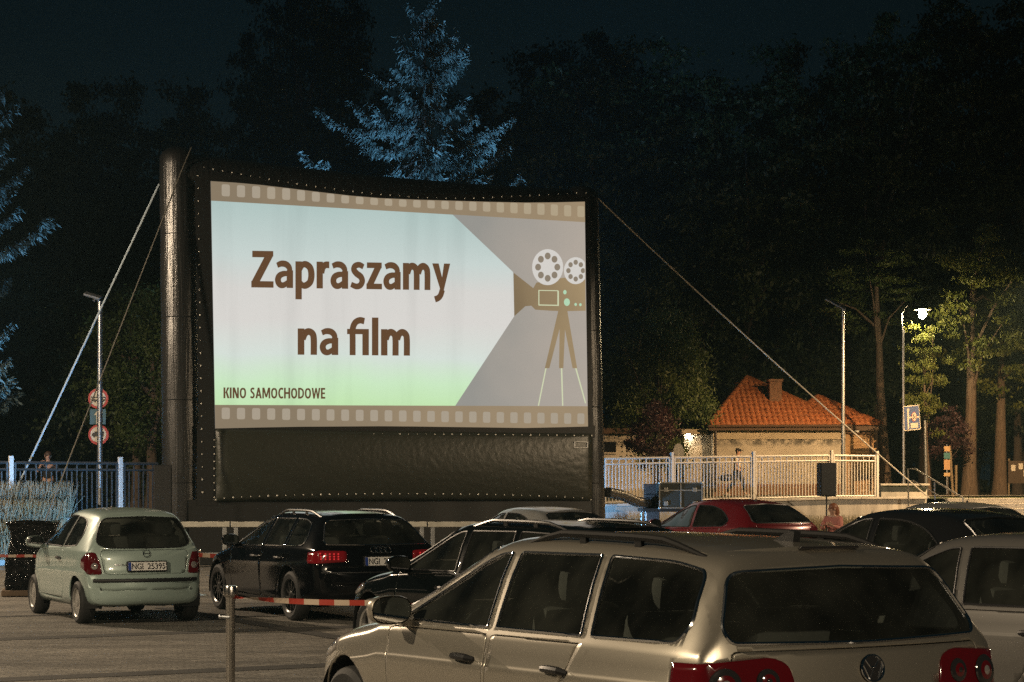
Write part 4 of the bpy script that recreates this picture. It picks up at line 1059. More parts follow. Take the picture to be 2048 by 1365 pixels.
# cine camera of the slide
piece('slide_camera_body', [(1026.5, 546), (1052, 566), (1066, 577), (1072, 566), (1126, 556), (1169.8, 560), (1170.6, 622), (1130, 623), (1100, 622), (1070, 620), (1062, 612), (1050, 613), (1028, 633)], E_CAM, 2)
for pts in ([(1116, 622), (1128, 622), (1098, 737), (1089, 737)], [(1119, 622), (1131, 622), (1126, 737), (1117.5, 737)], [(1122, 622), (1134, 622), (1153.5, 737), (1144.5, 737)]):
    piece('slide_tripod_leg', pts, E_CAM, 2)
for pts in ([(1090, 737), (1092.5, 737), (1077.5, 812), (1075, 812)], [(1121, 737), (1124, 737), (1126, 812), (1123.5, 812)], [(1149.5, 737), (1152.5, 737), (1171.5, 806), (1169.5, 808)]):
    piece('slide_tripod_foot', pts, E_LINE, 2)
def ell(cx, cy, rx, ry, n=40, xmax=1e9): return [(min(xmax, cx+rx*math.cos(2*math.pi*k/n)), cy+ry*math.sin(2*math.pi*k/n)) for k in range(n)]
for (cx, cy, rx, ry) in ((1094.5, 535, 31, 36), (1150.5, 542, 23.5, 27)):
    r_ = piece('slide_reel', ell(cx, cy, rx, ry, xmax=1169), E_REEL, 3)
    for k in range(8):
        a = math.pi/4*k; x, y = cx+rx*0.62*math.cos(a), cy+ry*0.62*math.sin(a)
        if x < 1166: piece('slide_reel_hole', ell(x, y, rx*0.19, ry*0.19, 16, 1168.5), E_RHOLE, 4)
for a, b, c, d in ((1076, 580.5, 1116, 583), (1077, 609.5, 1117, 612.5), (1076, 580.5, 1078, 612), (1114, 582, 1117, 612)):
    piece('slide_camera_outline', [(a, b), (c, b+0.8), (c, d), (a, d-0.8)], E_LINE, 3)
for x, y, rx, ry in ((1129, 585, 3.4, 4.4), (1133, 605, 6, 7.6), (1150.5, 609.5, 2.6, 3), (1160, 610, 2.6, 3)): piece('slide_camera_knob', ell(x, y, rx, ry, 18), E_MINT, 3)
# lettering of the slide: bold condensed sans letters drawn as ribbons and outlines
def ribbon(pts, w):
    """outline of a thick open stroke; w is one width or a width for each point"""
    P = [Vector(p) for p in pts]; n = len(P); w = [w]*n if not isinstance(w, (list, tuple)) else w; A = []; B = []
    for i in range(n):
        d = (P[min(n-1, i+1)]-P[max(0, i-1)]).normalized(); nn = Vector((-d.y, d.x)); A.append(P[i]+nn*w[i]/2); B.append(P[i]-nn*w[i]/2)
    return [('strip', A, B)]
def smooth(pts, k=7):
    out = []; E = [Vector(pts[0])*2-Vector(pts[1])]+[Vector(p) for p in pts]+[Vector(pts[-1])*2-Vector(pts[-2])]
    for i in range(1, len(E)-2):
        for j in range(k):
            t = j/k; p0, p1, p2, p3 = E[i-1:i+3]
            out.append(0.5*((2*p1)+(p2-p0)*t+(2*p0-5*p1+4*p2-p3)*t*t+(3*p1-p0-3*p2+p3)*t**3))
    out.append(E[-2]); return out
def stem(x, y0, y1, w=0.27): return [('poly', [Vector((x-w/2, y0)), Vector((x+w/2, y0)), Vector((x+w/2, y1)), Vector((x-w/2, y1))])]
def outline(*pts): return [('poly', [Vector(p) for p in pts])]
def curve(pts, w): q = smooth(pts); return ribbon(q, w if not isinstance(w, tuple) else [w[0]+(w[1]-w[0])*math.sin(math.pi*i/(len(q)-1)) for i in range(len(q))])
W_ = 0.26
GLY = {
 'Z': (0.98, outline((0.06, 1.37), (0.94, 1.37), (0.94, 1.17), (0.66, 1.17), (0.66, 1.13), (0.06, 1.13)) + outline((0.60, 1.20), (0.94, 1.20), (0.36, 0.20), (0.02, 0.20)) + outline((0.02, 0), (0.95, 0), (0.95, 0.24), (0.02, 0.24))),
 'z': (0.74, outline((0.05, 1.0), (0.70, 1.0), (0.70, 0.79), (0.05, 0.79)) + outline((0.40, 0.84), (0.70, 0.84), (0.33, 0.16), (0.03, 0.16)) + outline((0.03, 0), (0.71, 0), (0.71, 0.21), (0.03, 0.21))),
 'a': (0.86, stem(0.66, 0, 0.66) + curve([(0.12, 0.84), (0.30, 0.905), (0.50, 0.88), (0.63, 0.76), (0.66, 0.60)], (0.20, 0.24)) + curve([(0.62, 0.535), (0.40, 0.53), (0.22, 0.45), (0.155, 0.29), (0.23, 0.13), (0.40, 0.105), (0.62, 0.24)], (0.18, 0.25))),
 'p': (0.90, stem(0.17, -0.42, 1.0) + curve([(0.22, 0.70), (0.32, 0.86), (0.48, 0.89), (0.66, 0.76), (0.715, 0.50), (0.66, 0.24), (0.48, 0.105), (0.32, 0.115), (0.22, 0.22)], (0.20, 0.27))),
 'r': (0.60, stem(0.17, 0, 1.0) + curve([(0.24, 0.58), (0.30, 0.78), (0.42, 0.88), (0.58, 0.885)], 0.25)),
 's': (0.70, curve([(0.60, 0.83), (0.42, 0.905), (0.24, 0.86), (0.185, 0.72), (0.30, 0.58), (0.48, 0.46), (0.545, 0.30), (0.46, 0.14), (0.28, 0.095), (0.06, 0.17)], (0.20, 0.25))),
 'm': (1.34, stem(0.17, 0, 1.0) + curve([(0.23, 0.62), (0.32, 0.82), (0.46, 0.885), (0.60, 0.80), (0.645, 0.60), (0.645, 0.0)], 0.26) + curve([(0.71, 0.62), (0.80, 0.82), (0.94, 0.885), (1.08, 0.80), (1.125, 0.60), (1.125, 0.0)], 0.26)),
 'n': (0.90, stem(0.17, 0, 1.0) + curve([(0.23, 0.60), (0.33, 0.81), (0.48, 0.885), (0.64, 0.80), (0.69, 0.58), (0.69, 0.0)], 0.26)),
 'y': (0.82, outline((0.0, 1.0), (0.29, 1.0), (0.50, 0.30), (0.38, -0.02)) + outline((0.53, 1.0), (0.81, 1.0), (0.50, -0.08), (0.36, -0.02)) + curve([(0.455, 0.02), (0.38, -0.18), (0.27, -0.29), (0.12, -0.345)], 0.235)),
 'f': (0.98, curve([(0.23, 0.0), (0.23, 0.60), (0.23, 0.98), (0.33, 1.23), (0.52, 1.33), (0.72, 1.30)], 0.245) + outline((0.0, 1.0), (0.90, 1.0), (0.90, 0.80), (0.0, 0.80)) + stem(0.77, 0, 0.99)),
 'l': (0.40, stem(0.19, 0, 1.44)), ' ': (0.30, []),
 'K': (0.62, stem(0.12, 0, 1, 0.2) + outline((0.20, 0.46), (0.42, 1.0), (0.64, 1.0), (0.38, 0.52)) + outline((0.24, 0.58), (0.42, 0.60), (0.66, 0), (0.43, 0))), 'I': (0.27, stem(0.13, 0, 1, 0.2)),
 'N': (0.72, stem(0.12, 0, 1, 0.18) + stem(0.60, 0, 1, 0.18) + outline((0.06, 1), (0.27, 1), (0.66, 0), (0.45, 0))), 'O': (0.74, curve([(0.37, 0.92), (0.18, 0.80), (0.12, 0.5), (0.18, 0.20), (0.37, 0.08), (0.56, 0.20), (0.62, 0.5), (0.56, 0.80), (0.37, 0.92)], 0.18)),
 'S': (0.56, curve([(0.47, 0.86), (0.32, 0.92), (0.17, 0.85), (0.14, 0.70), (0.25, 0.56), (0.39, 0.44), (0.44, 0.28), (0.37, 0.12), (0.22, 0.08), (0.06, 0.15)], 0.17)),
 'A': (0.68, outline((0.0, 0), (0.20, 0), (0.42, 1), (0.25, 1)) + outline((0.68, 0), (0.48, 0), (0.26, 1), (0.43, 1)) + outline((0.15, 0.22), (0.53, 0.22), (0.50, 0.38), (0.18, 0.38))),
 'M': (0.90, stem(0.11, 0, 1, 0.17) + stem(0.79, 0, 1, 0.17) + outline((0.05, 1), (0.25, 1), (0.53, 0.1), (0.37, 0.1)) + outline((0.85, 1), (0.65, 1), (0.37, 0.1), (0.53, 0.1))),
 'C': (0.60, curve([(0.56, 0.86), (0.40, 0.92), (0.22, 0.84), (0.12, 0.5), (0.22, 0.16), (0.40, 0.08), (0.56, 0.14)], 0.18)), 'H': (0.72, stem(0.12, 0, 1, 0.19) + stem(0.60, 0, 1, 0.19) + outline((0.1, 0.42), (0.62, 0.42), (0.62, 0.60), (0.1, 0.60))),
 'D': (0.70, stem(0.12, 0, 1, 0.19) + curve([(0.15, 0.92), (0.34, 0.90), (0.54, 0.76), (0.59, 0.5), (0.54, 0.24), (0.34, 0.10), (0.15, 0.08)], 0.17)),
 'W': (0.96, outline((0.0, 1), (0.19, 1), (0.34, 0), (0.18, 0)) + outline((0.18, 0), (0.34, 0), (0.56, 1), (0.41, 1)) + outline((0.41, 1), (0.56, 1), (0.78, 0), (0.62, 0)) + outline((0.62, 0), (0.78, 0), (0.96, 1), (0.78, 1))),
 'E': (0.52, stem(0.12, 0, 1, 0.19) + outline((0.1, 0.83), (0.50, 0.83), (0.50, 1), (0.1, 1)) + outline((0.1, 0.42), (0.47, 0.42), (0.47, 0.58), (0.1, 0.58)) + outline((0.1, 0), (0.51, 0), (0.51, 0.17), (0.1, 0.17)))}
def slide_text(body, x0, x1, base, xh, skew, gap=0.0):
    """base: pixel row of the baseline at the left end, xh: unit height in pixels, skew: how far the right end sits lower"""
    adv = sum(GLY[c][0]+gap for c in body)-gap; uA, zA = on_screen(x0, base); uB, zB = on_screen(x1, base+skew)
    hA = (on_screen(x0, base-xh)[1]-zA); hB = on_screen(x1, base+skew-xh)[1]-zB; x = 0.0
    for c in body:
        w, shp = GLY[c]; m = MB()
        def pt(v, k):
            t = (x+v.x)/adv; return (uA+(uB-uA)*t, -(0.012+LAY*4+0.0006*k), zA+(zB-zA)*t+(hA+(hB-hA)*t)*v.y)
        for k, s_ in enumerate(shp):
            if s_[0] == 'poly': m.poly([pt(v, k) for v in s_[1]])
            else:
                for i in range(len(s_[1])-1): m.quad(pt(s_[1][i], k), pt(s_[1][i+1], k), pt(s_[2][i+1], k), pt(s_[2][i], k))
        if shp: m.build('slide_letter', E_TEXT, cloth_o)
        x += w+gap
slide_text('Zapraszamy', 501, 900, 575.5, 53.5, 6)
slide_text('na flm', 593, 823, 710.0, 52.5, 2)
slide_text('KINO SAMOCHODOWE', 446, 650, 797.0, 21.5, 1, 0.04)

# eyelets along the edges, each a small metal ring, and the lacing cords on the right
eye = MB().ball((0, 0, 0), 0.021, 0.012, 0.021, 8, 5).mesh('eyelet'); eye.materials.append(M_EYELET)
def eyelet(p, s=1.0):
    o = link('eyelet', eye, scr); o.location = p; o.scale = (s, s, s)
rnd = random.Random(3)
for k in range(42):
    t = k/41; x = 408+t*(1172-408); y = 338.5+62*math.sin(min(1, t*1.45)*math.pi/2)-12*max(0, t-0.7)/0.3 - 3
    u, z = on_screen(x, y); eyelet((u, -0.012, z), rnd.uniform(0.6, 1.1))
for k in range(26):
    t = k/25; u, z = on_screen(396+9*t, 352+t*(985-352)); eyelet((u, -0.012, z), rnd.uniform(0.5, 1.0))
for k in range(44):
    t = k/43; u, z = on_screen(433+t*(1182-433), 872-3*math.sin(math.pi*t)); eyelet((u, -0.045, z), rnd.uniform(0.6, 1.1))
    u, z = on_screen(430+t*(1180-430), 1000-12*math.sin(math.pi*t)**0.5); eyelet((u, -0.06-0.06*math.sin(math.pi*t), z), rnd.uniform(0.6, 1.1))
for k in range(9):
    t = k/8; u, z = on_screen(428, 880+t*115); eyelet((u, -0.03, z), 0.8)
for k in range(24):
    t = k/23; xa = 1170+7*t; y = 412+t*(975-412)
    a = SP(xa, y, 0.01); b = SP(xa+17, y+1.5, -0.12); MB().tube([a, (a+b)/2+Vector((0, -0.02, 0)), b], 0.014, 5).build('lacing_cord', M_CORD, scr); eyelet((b.x, b.y-0.02, b.z), 0.9)
MB().tube([SP(1187+8*k/20, 412+k/20*563, -0.12) for k in range(21)], 0.012, 5).build('lacing_cord', M_CORD, scr)
# maker's patch on the skirt
m = MB(); pc = [SP(1147, 884, 0.09), SP(1172, 885, 0.09), SP(1172, 896, 0.09), SP(1146, 896, 0.09)]
for i in range(4): m.cyl(pc[i], pc[(i+1) % 4], 0.016, 6)
m.build('sewn_label', M_WHITEP, scr)

# ---------------------------------------------------------------- guy ropes
def rope(name, pts, r, mat, label, sag=0.0, n=24):
    P = [Vector(p) for p in pts]; out = []
    for i in range(len(P)-1):
        for k in range(n):
            t = k/n; q = P[i].lerp(P[i+1], t); q.z -= sag*4*t*(1-t); out.append(q)
    out.append(P[-1]); m = MB(); m.tube(out, r, 6); o = m.build(name, mat, None, True); tag(o, label, 'rope', 'guy ropes of the screen'); return o
M_STRAP = pm('pale_strap', (0.36, 0.44, 0.50), 0.6, var=0.2, vs=20); M_DSTRAP = pm('dark_strap', (0.10, 0.095, 0.08), 0.7); M_ROPE = pm('cream_rope', (0.80, 0.74, 0.62), 0.7)
scr_w = lambda u, y, z: SL + SU*u - SN*y + Vector((0, 0, z))
rope('guy_rope', [scr_w(0.05, 0.8, 8.95), at(30, 985, 48.0)], 0.025, M_STRAP, 'pale guy strap from the screen down to the left fence')
rope('guy_rope', [scr_w(0.62, 0.0, 9.72), scr_w(0.36, -0.03, 9.1), at(92, 1040, 43.0) - Vector((0.25, 0, 0.62))], 0.016, M_DSTRAP, 'thin dark guy strap running down behind the mint hatchback')
rope('guy_rope', [scr_w(SW-0.35, 0.2, 9.30), at(1858, 996, 58.5)], 0.019, M_ROPE, 'cream guy rope from the screen corner across the tiled roof', 0.12)
# ---------------------------------------------------------------- metal fences on the terrace edge
M_GALV = pm('fence_galvanised', (0.66, 0.65, 0.63), 0.45, 0.15, var=0.15, vs=20)
M_FDARK = pm('fence_dark_steel', (0.09, 0.095, 0.10), 0.45, 0.5, var=0.2, vs=20)
pk_long = MB().box((0, 0, 0.70), (0.028, 0.028, 1.26)).mesh('picket'); pk_long.materials.append(M_GALV)
pk_short = MB().box((0, 0, 0.61), (0.028, 0.028, 1.08)).mesh('picket'); pk_short.materials.append(M_GALV)
pd_long = pk_long.copy(); pd_long.materials.clear(); pd_long.materials.append(M_FDARK); pd_short = pk_short.copy(); pd_short.materials.clear(); pd_short.materials.append(M_FDARK)
def fence(x0, x1, label, dark, post_x):
    t = empty('metal_fence', (x0, fence_y(x0), terr(x0)), math.atan(0.71), label, 'fence')
    k = math.hypot(1, 0.71); L = (x1-x0)*k
    zz = lambda s: terr(x0+s/k)-terr(x0)
    mg = M_FDARK if dark else M_GALV
    posts = [(p-x0)*k for p in post_x]
    for s in posts: MB().box((s, 0, zz(s)+0.74), (0.10 if not dark else 0.11, 0.08, 1.56), bev=0.008).build('post', M_GALV, t); 
    edges = [0]+posts+[L]
    for a, b in zip(edges[:-1], edges[1:]):
        if b-a < 0.3: continue
        a2, b2 = a+0.10, b-0.10
        for h, th in ((1.36, 0.05), (1.20, 0.04), (0.08, 0.04)):
            MB().tube([(a2, 0, zz(a2)+h), (b2, 0, zz(b2)+h)], th*0.7, 4).build('rail', mg, t)
        for s in (a2, b2): MB().box((s, 0, zz(s)+0.72), (0.045, 0.045, 1.32)).build('frame_upright', mg, t)
        n = int((b2-a2)/0.125)
        for i in range(1, n):
            s = a2+(b2-a2)*i/n
            o = link('picket', (pd_long if dark else pk_long) if i % 2 == 0 else (pd_short if dark else pk_short), t); o.location = (s, 0, zz(s))
    return t
def fence_x(px):
    r = (px-CX)/FPX; return r*(50+8*0.71)/(1-0.71*r)
fence(fence_x(1205), fence_x(1757), 'pale galvanised picket fence right of the screen, in front of the tiled house', False, [fence_x(1344), fence_x(1507), fence_x(1663), fence_x(1754)])
fence(fence_x(-60), fence_x(322), 'dark picket fence left of the screen with pale posts', True, [fence_x(22), fence_x(241)])

# ---------------------------------------------------------------- ornamental grass along the wall
def grass(name, spots, label, mat, h=(0.45, 0.85), seed=1):
    rnd = np.random.default_rng(seed); V = []; F = []
    for (x0, x1, y_off, w, z0, n) in spots:
        X = rnd.uniform(x0, x1, n); O = rnd.uniform(0, w, n)
        for x, o in zip(X, O):
            y = fence_y(x)-y_off+o; z = z0 if z0 is not None else terr(x)
            H = rnd.uniform(*h); lx, ly = rnd.normal(0, 0.10, 2); wd = rnd.uniform(0.006, 0.013); a = rnd.uniform(0, math.pi); dx, dy = wd*math.cos(a), wd*math.sin(a)
            b = len(V)
            V += [(x-dx, y-dy, z), (x+dx, y+dy, z), (x+lx*.35+dx, y+ly*.35+dy, z+H*.6), (x+lx*.35-dx, y+ly*.35-dy, z+H*.6), (x+lx+dx*.3, y+ly+dy*.3, z+H), (x+lx-dx*.3, y+ly-dy*.3, z+H)]
            F += [(b, b+1, b+2, b+3), (b+3, b+2, b+4, b+5)]
    o = link(name, np_mesh(name, V, F), None, mat); tag(o, label, 'grass', kind='stuff'); return o
M_HAY = leaf_mat('dry_grass', (0.30, 0.27, 0.20), (0.20, 0.19, 0.12), 0.7, 0.3)
grass('ornamental_grass', [(-15, fence_x(150), 1.55, 0.6, 0.15, 5200), (-15, fence_x(150), 1.1, 0.3, 0.6, 4200), (-15, fence_x(150), 0.5, 0.35, None, 3500)], 'tall pale ornamental grass in front of the left fence', M_HAY, (0.55, 0.95), 1)
grass('ornamental_grass', [(fence_x(1212), fence_x(1310), 1.4, 0.4, 0.05, 1500), (fence_x(1440), fence_x(1760), 1.7, 0.7, 0.05, 4200)], 'tall pale ornamental grass in front of the right fence', M_HAY, (0.45, 0.95), 2)

# ---------------------------------------------------------------- tiled house
HD = 80.0; hz0 = 1.55
hp = lambda px, py, d=HD: at(px, py, d)
M_STUCCO = None
def stucco():
    m = bpy.data.materials.new('grimy_stucco'); m.use_nodes = True; nt = m.node_tree; nd = nt.nodes; lk = nt.links; p = nd['Principled BSDF']
    tc = nd.new('ShaderNodeTexCoord'); sp = nd.new('ShaderNodeSeparateXYZ'); lk.new(tc.outputs['Object'], sp.inputs[0])
    n = nd.new('ShaderNodeTexNoise'); n.inputs['Scale'].default_value = 2.6; n.inputs['Detail'].default_value = 8; n.inputs['Roughness'].default_value = 0.75; lk.new(tc.outputs['Object'], n.inputs['Vector'])
    # flaking band at the height where the plaster has come off
    b = nd.new('ShaderNodeMapRange'); b.inputs[1].default_value = 3.45; b.inputs[2].default_value = 3.62; lk.new(sp.outputs[2], b.inputs[0])
    b2 = nd.new('ShaderNodeMapRange'); b2.inputs[1].default_value = 4.0; b2.inputs[2].default_value = 3.8; lk.new(sp.outputs[2], b2.inputs[0])
    mu = nd.new('ShaderNodeMath'); mu.operation = 'MULTIPLY'; lk.new(b.outputs[0], mu.inputs[0]); lk.new(b2.outputs[0], mu.inputs[1])
    st = nd.new('ShaderNodeMapRange'); st.inputs[1].default_value = 0.42; st.inputs[2].default_value = 0.56; lk.new(n.outputs['Fac'], st.inputs[0])
    mu2 = nd.new('ShaderNodeMath'); mu2.operation = 'MULTIPLY'; lk.new(mu.outputs[0], mu2.inputs[0]); lk.new(st.outputs[0], mu2.inputs[1])
    mx = nd.new('ShaderNodeMix'); mx.data_type = 'RGBA'; lk.new(mu2.outputs[0], mx.inputs[0]); mx.inputs[6].default_value = (0.60, 0.53, 0.43, 1); mx.inputs[7].default_value = (0.14, 0.13, 0.11, 1)
    n2 = nd.new('ShaderNodeTexNoise'); n2.inputs['Scale'].default_value = 0.8; n2.inputs['Detail'].default_value = 6; lk.new(tc.outputs['Object'], n2.inputs['Vector'])
    cr = nd.new('ShaderNodeValToRGB'); cr.color_ramp.elements[0].position = 0.3; cr.color_ramp.elements[0].color = (0.62, 0.62, 0.62, 1); cr.color_ramp.elements[1].position = 0.65; lk.new(n2.outputs['Fac'], cr.inputs[0])
    m2 = nd.new('ShaderNodeMix'); m2.data_type = 'RGBA'; m2.blend_type = 'MULTIPLY'; m2.inputs[0].default_value = 1; lk.new(mx.outputs[2], m2.inputs[6]); lk.new(cr.outputs[0], m2.inputs[7]); lk.new(m2.outputs[2], p.inputs['Base Color'])
    p.inputs['Roughness'].default_value = 0.9
    return m
M_STUCCO = stucco()
M_TILE = pm('clay_tile', (0.42, 0.14, 0.045), 0.75, var=0.45, vs=5, bump=0.2, bs=25)
M_BRICKW = pm('yellow_brick', (0.42, 0.26, 0.13), 0.85, var=0.2, vs=8)
M_WOODD = pm('dark_fascia', (0.10, 0.055, 0.03), 0.7)
M_PLINTH = pm('brick_plinth', (0.26, 0.14, 0.08), 0.85, var=0.35, vs=9)
house = empty('tiled_house', (0, 0, 0), 0, 'low cream house with an orange clay tile roof behind the right fence', 'house')
eL, eR = hp(1418, 851), hp(1702, 850); zE = eL.z
def boxpart(name, px0, px1, ya, yb, z0, z1, mat, parent=house, d=HD):
    x0, x1 = (px0-CX)/FPX*d, (px1-CX)/FPX*d
    m = MB(); m.box(((x0+x1)/2, (ya+yb)/2, (z0+z1)/2), (x1-x0, yb-ya, z1-z0)); return m.build(name, mat, parent)
boxpart('wall', 1428, 1694, HD+0.35, HD+6.0, hz0-0.6, zE-0.06, M_STUCCO)
boxpart('plinth', 1427.4, 1694.6, HD+0.30, HD+0.9, hz0-0.6, hz0+0.42, M_PLINTH)
boxpart('fascia', 1418, 1702, HD-0.02, HD+0.12, zE-0.20, zE-0.02, M_WOODD)
boxpart('soffit', 1420, 1700, HD+0.12, HD+0.36, zE-0.16, zE-0.10, M_STUCCO)
# upper wall strip lighter band under the eaves
boxpart('wall_band', 1428, 1694, HD+0.30, HD+0.36, zE-0.55, zE-0.165, pm('cream_paint', (0.50, 0.42, 0.30), 0.85, var=0.2, vs=3))
# single-storey wing left with flat roof, and far left annexe
boxpart('wing_wall', 1372, 1427, HD+1.0, HD+5.5, hz0-0.6, zE-0.35, M_STUCCO)
boxpart('wing_roof', 1366, 1418, HD+0.5, HD+5.6, zE-0.33, zE-0.14, pm('cream_paint', (0.5, 0.42, 0.3)))
boxpart('annexe_wall', 1190, 1371, HD+2.0, HD+6.0, hz0-0.6, zE-0.30, M_STUCCO)
boxpart('annexe_roof', 1180, 1369, HD+1.7, HD+6.2, zE-0.29, zE-0.06, M_WOODD)
wd = boxpart('window', 1213, 1237, HD+1.93, HD+2.05, zE-1.05, zE-0.62, pm('dark_pane', (0.012, 0.012, 0.012), 0.15))
boxpart('window_sill', 1211, 1239, HD+1.86, HD+2.0, zE-1.11, zE-1.055, M_STUCCO, wd)
# right brick wing
boxpart('brick_wing_wall', 1695, 1754, HD+0.75, HD+5.0, hz0-0.6, zE-0.06, M_BRICKW)
bk = MB().box((0, 0, 0), (0.245, 0.04, 0.07), bev=0.006).mesh('brick')
xs0, xs1 = (1696-CX)/FPX*(HD+0.75), (1753-CX)/FPX*(HD+0.75)
bmats = [pm('yellow_brick_%d' % i, c, 0.85, var=0.15, vs=9) for i, c in enumerate([(0.44, 0.27, 0.13), (0.36, 0.21, 0.10), (0.50, 0.32, 0.16)])]
bks = []
for q in bmats:
    b = bk.copy(); b.materials.append(q); bks.append(b)
rnd = random.Random(11); bw = bpy.data.objects['brick_wing_wall']; zrow = hz0+0.1; row = 0
while zrow < zE-0.12:
    x = xs0 + (0.128 if row % 2 else 0.0)
    while x < xs1-0.25:
        o = link('brick', bks[rnd.randrange(3)], bw); o.location = (x+0.128, HD+0.745+rnd.uniform(-.004, .004), zrow+0.04); x += 0.258
    zrow += 0.155; row += 1
boxpart('wing_fascia', 1694, 1762, HD+0.50, HD+0.62, zE-0.20, zE-0.02, M_WOODD)
# pantile roof slopes: waves with stepped courses
def tile_slope(name, A, B, C, course=0.34, wave=0.215, amp=0.075):
    """triangular slope A-B along the eaves, C the apex"""
    ex = (B-A).normalized(); apex = C-A; ca = apex.dot(ex); up = (apex-ex*ca); H = up.length; uy = up.normalized(); nn = ex.cross(uy).normalized()
    if nn.z < 0: nn = -nn
    W = (B-A).length; V = []; F = []; nrow = int(H/course)+1
    step = wave/6
    for r in range(nrow):
        h0, h1 = r*course, min(H, (r+1)*course)
        hm = (h0+h1)/2; l0 = ca*hm/H; r0 = W-(W-ca)*hm/H
        n = max(2, int((r0-l0)/step))
        for k in range(n):
            sa, sb = l0+(r0-l0)*k/n, l0+(r0-l0)*(k+1)/n
            wv = lambda s: amp*abs(math.sin(math.pi*s/wave))**0.7
            jit = 0.006*math.sin(37*r+int(sa/wave)*17)
            b = len(V)
            for s, h, up_ in ((sa, h0, 0.045), (sb, h0, 0.045), (sb, h1+0.02, 0.008), (sa, h1+0.02, 0.008)):
                V.append(A+ex*s+uy*h+nn*(up_+wv(s)+jit))
            F.append((b, b+1, b+2, b+3))
            V.append(A+ex*sa+uy*h0+nn*0.0); V.append(A+ex*sb+uy*h0+nn*0.0); F.append((b, b+4, b+5, b+1))
    o = link(name, np_mesh(name, [tuple(v) for v in V], F), house, M_TILE); tag(o, kind='stuff'); return o
apex = hp(1494, 757, HD+3.6)
AP2 = apex + Vector((0.0, 3.0, 0))
eLb, eRb = eL+Vector((0, 9, 0)), eR+Vector((0, 9, 0))
tile_slope('roof_tiles', eL, eR, apex)
tile_slope('roof_tiles', eLb, eL, apex); tile_slope('roof_tiles', eR, eRb, apex); tile_slope('roof_tiles', eRb, eLb, AP2)
w2L, w2R = hp(1560, 850, HD+0.55), hp(1762, 850, HD+0.55); ap2 = hp(1636, 795, HD+3.4)
tile_slope('roof_tiles', w2L, w2R, ap2); tile_slope('roof_tiles', w2R, w2R+Vector((0, 6, 0)), ap2)
m = MB(); m.poly([eL, eR, eRb, eLb]); m.poly([eL, eR, apex]); m.poly([eL, apex, eLb]); m.poly([eR, eRb, apex]); m.poly([eLb, eRb, apex]); 
m.poly([w2L, w2R, ap2]); m.poly([w2R, w2R+Vector((0, 6, 0)), ap2]); rb = m.build('roof_deck', M_WOODD, house); rb.location.z = -0.03
rtile = MB()
prof = [(0.115*math.cos(math.pi*k/8), 0.115*math.sin(math.pi*k/8)) for k in range(9)]
vs = [(x0, y*s, z*s) for x0, s in ((-0.19, 1.12), (0.19, 0.92)) for y, z in prof]
rtile.add(vs, [(k, k+1, 9+k+1, 9+k) for k in range(8)]); rme = rtile.mesh('ridge_tile', True); rme.materials.append(M_TILE)
def ridge(A, B):
    d = B-A; n = int(d.length/0.36); q = d.to_track_quat('X', 'Z')
    for k in range(n):
        o = link('ridge_tile', rme, house); o.location = A+d*((k+0.5)/n)+Vector((0, 0, 0.03)); o.rotation_euler = q.to_euler()
ridge(eL, apex); ridge(eR, apex); ridge(w2R, ap2); ridge(w2L, ap2)
# chimney, gutter, downpipe, house number, meter box, wall lamp
cb = hp(1550, 800, HD+1.9)
m = MB(); m.box((cb.x, cb.y, cb.z-0.1), (0.50, 0.5, 1.7)); ch = m.build('chimney', M_PLINTH, house)
MB().box((cb.x, cb.y, cb.z+0.79), (0.60, 0.60, 0.10), bev=0.01).build('chimney_cap', M_PLINTH, ch)
MB().tube([hp(1416, 853, HD-0.08), hp(1704, 852, HD-0.08)], 0.055, 8).build('gutter', M_WOODD, house, True)
MB().tube([hp(1692, 866, HD+0.62), hp(1742, 867, HD+0.62), hp(1743, 905, HD+0.62), hp(1743, 980, HD+0.62)], 0.04, 8).build('downpipe', M_WOODD, house, True)
m = MB(); c = hp(1676, 870, HD+0.33); m.box(c, (0.26, 0.03, 0.18)); hn = m.build('house_number', M_BLACKPL, house)
m = MB(); c = hp(1712, 862, HD+0.60); m.box(c, (0.22, 0.2, 0.12), bev=0.02); m.build('wall_box', M_WHITEP, house)
m = MB(); c = hp(1735, 936, HD+0.60); m.box(c, (0.55, 0.25, 0.60), bev=0.02); m.build('meter_box', pm('yellow_box', (0.55, 0.33, 0.03), 0.5), house)
m = MB(); c = hp(1377, 866, HD+0.85); m.box(c+Vector((0, 0.05, 0.06)), (0.30, 0.22, 0.10), bev=0.02); wlh = m.build('wall_lamp', M_STEEL, house)
MB().ball(c+Vector((0, 0, -0.01)), 0.12, 0.10, 0.06, 10, 6).build('wall_lamp_glass', emit_mat('wall_lamp_glow', (1.0, 0.80, 0.52), 420), wlh, True)
# dark post by the wall
o = MB().tube([hp(1431, 862, 76.5), hp(1431, 985, 76.5)], 0.05, 8).build('post', pm('rust_brown', (0.03, 0.022, 0.02), 0.6)); tag(o, 'thin dark upright post in front of the cream wall', 'post')
# round traffic mirror or sign seen from behind
t = empty('round_sign', (hp(1357, 1000, 70).x, 70, 1.5), 0, 'round grey sign seen from behind beside the dark shrub', 'sign')
MB().tube([(0, 0, 0), (0, 0, 1.75)], 0.03, 8).build('pole', M_STEEL, t)
m = MB(); m.lathe([(0.0, 0), (0.33, 0), (0.33, 0.02), (0, 0.02)], n=24, axis='y'); q = m.build('disc', M_STEEL, t); q.location = (0, -0.04, 1.55); q.rotation_euler = (0, 0, R(50))

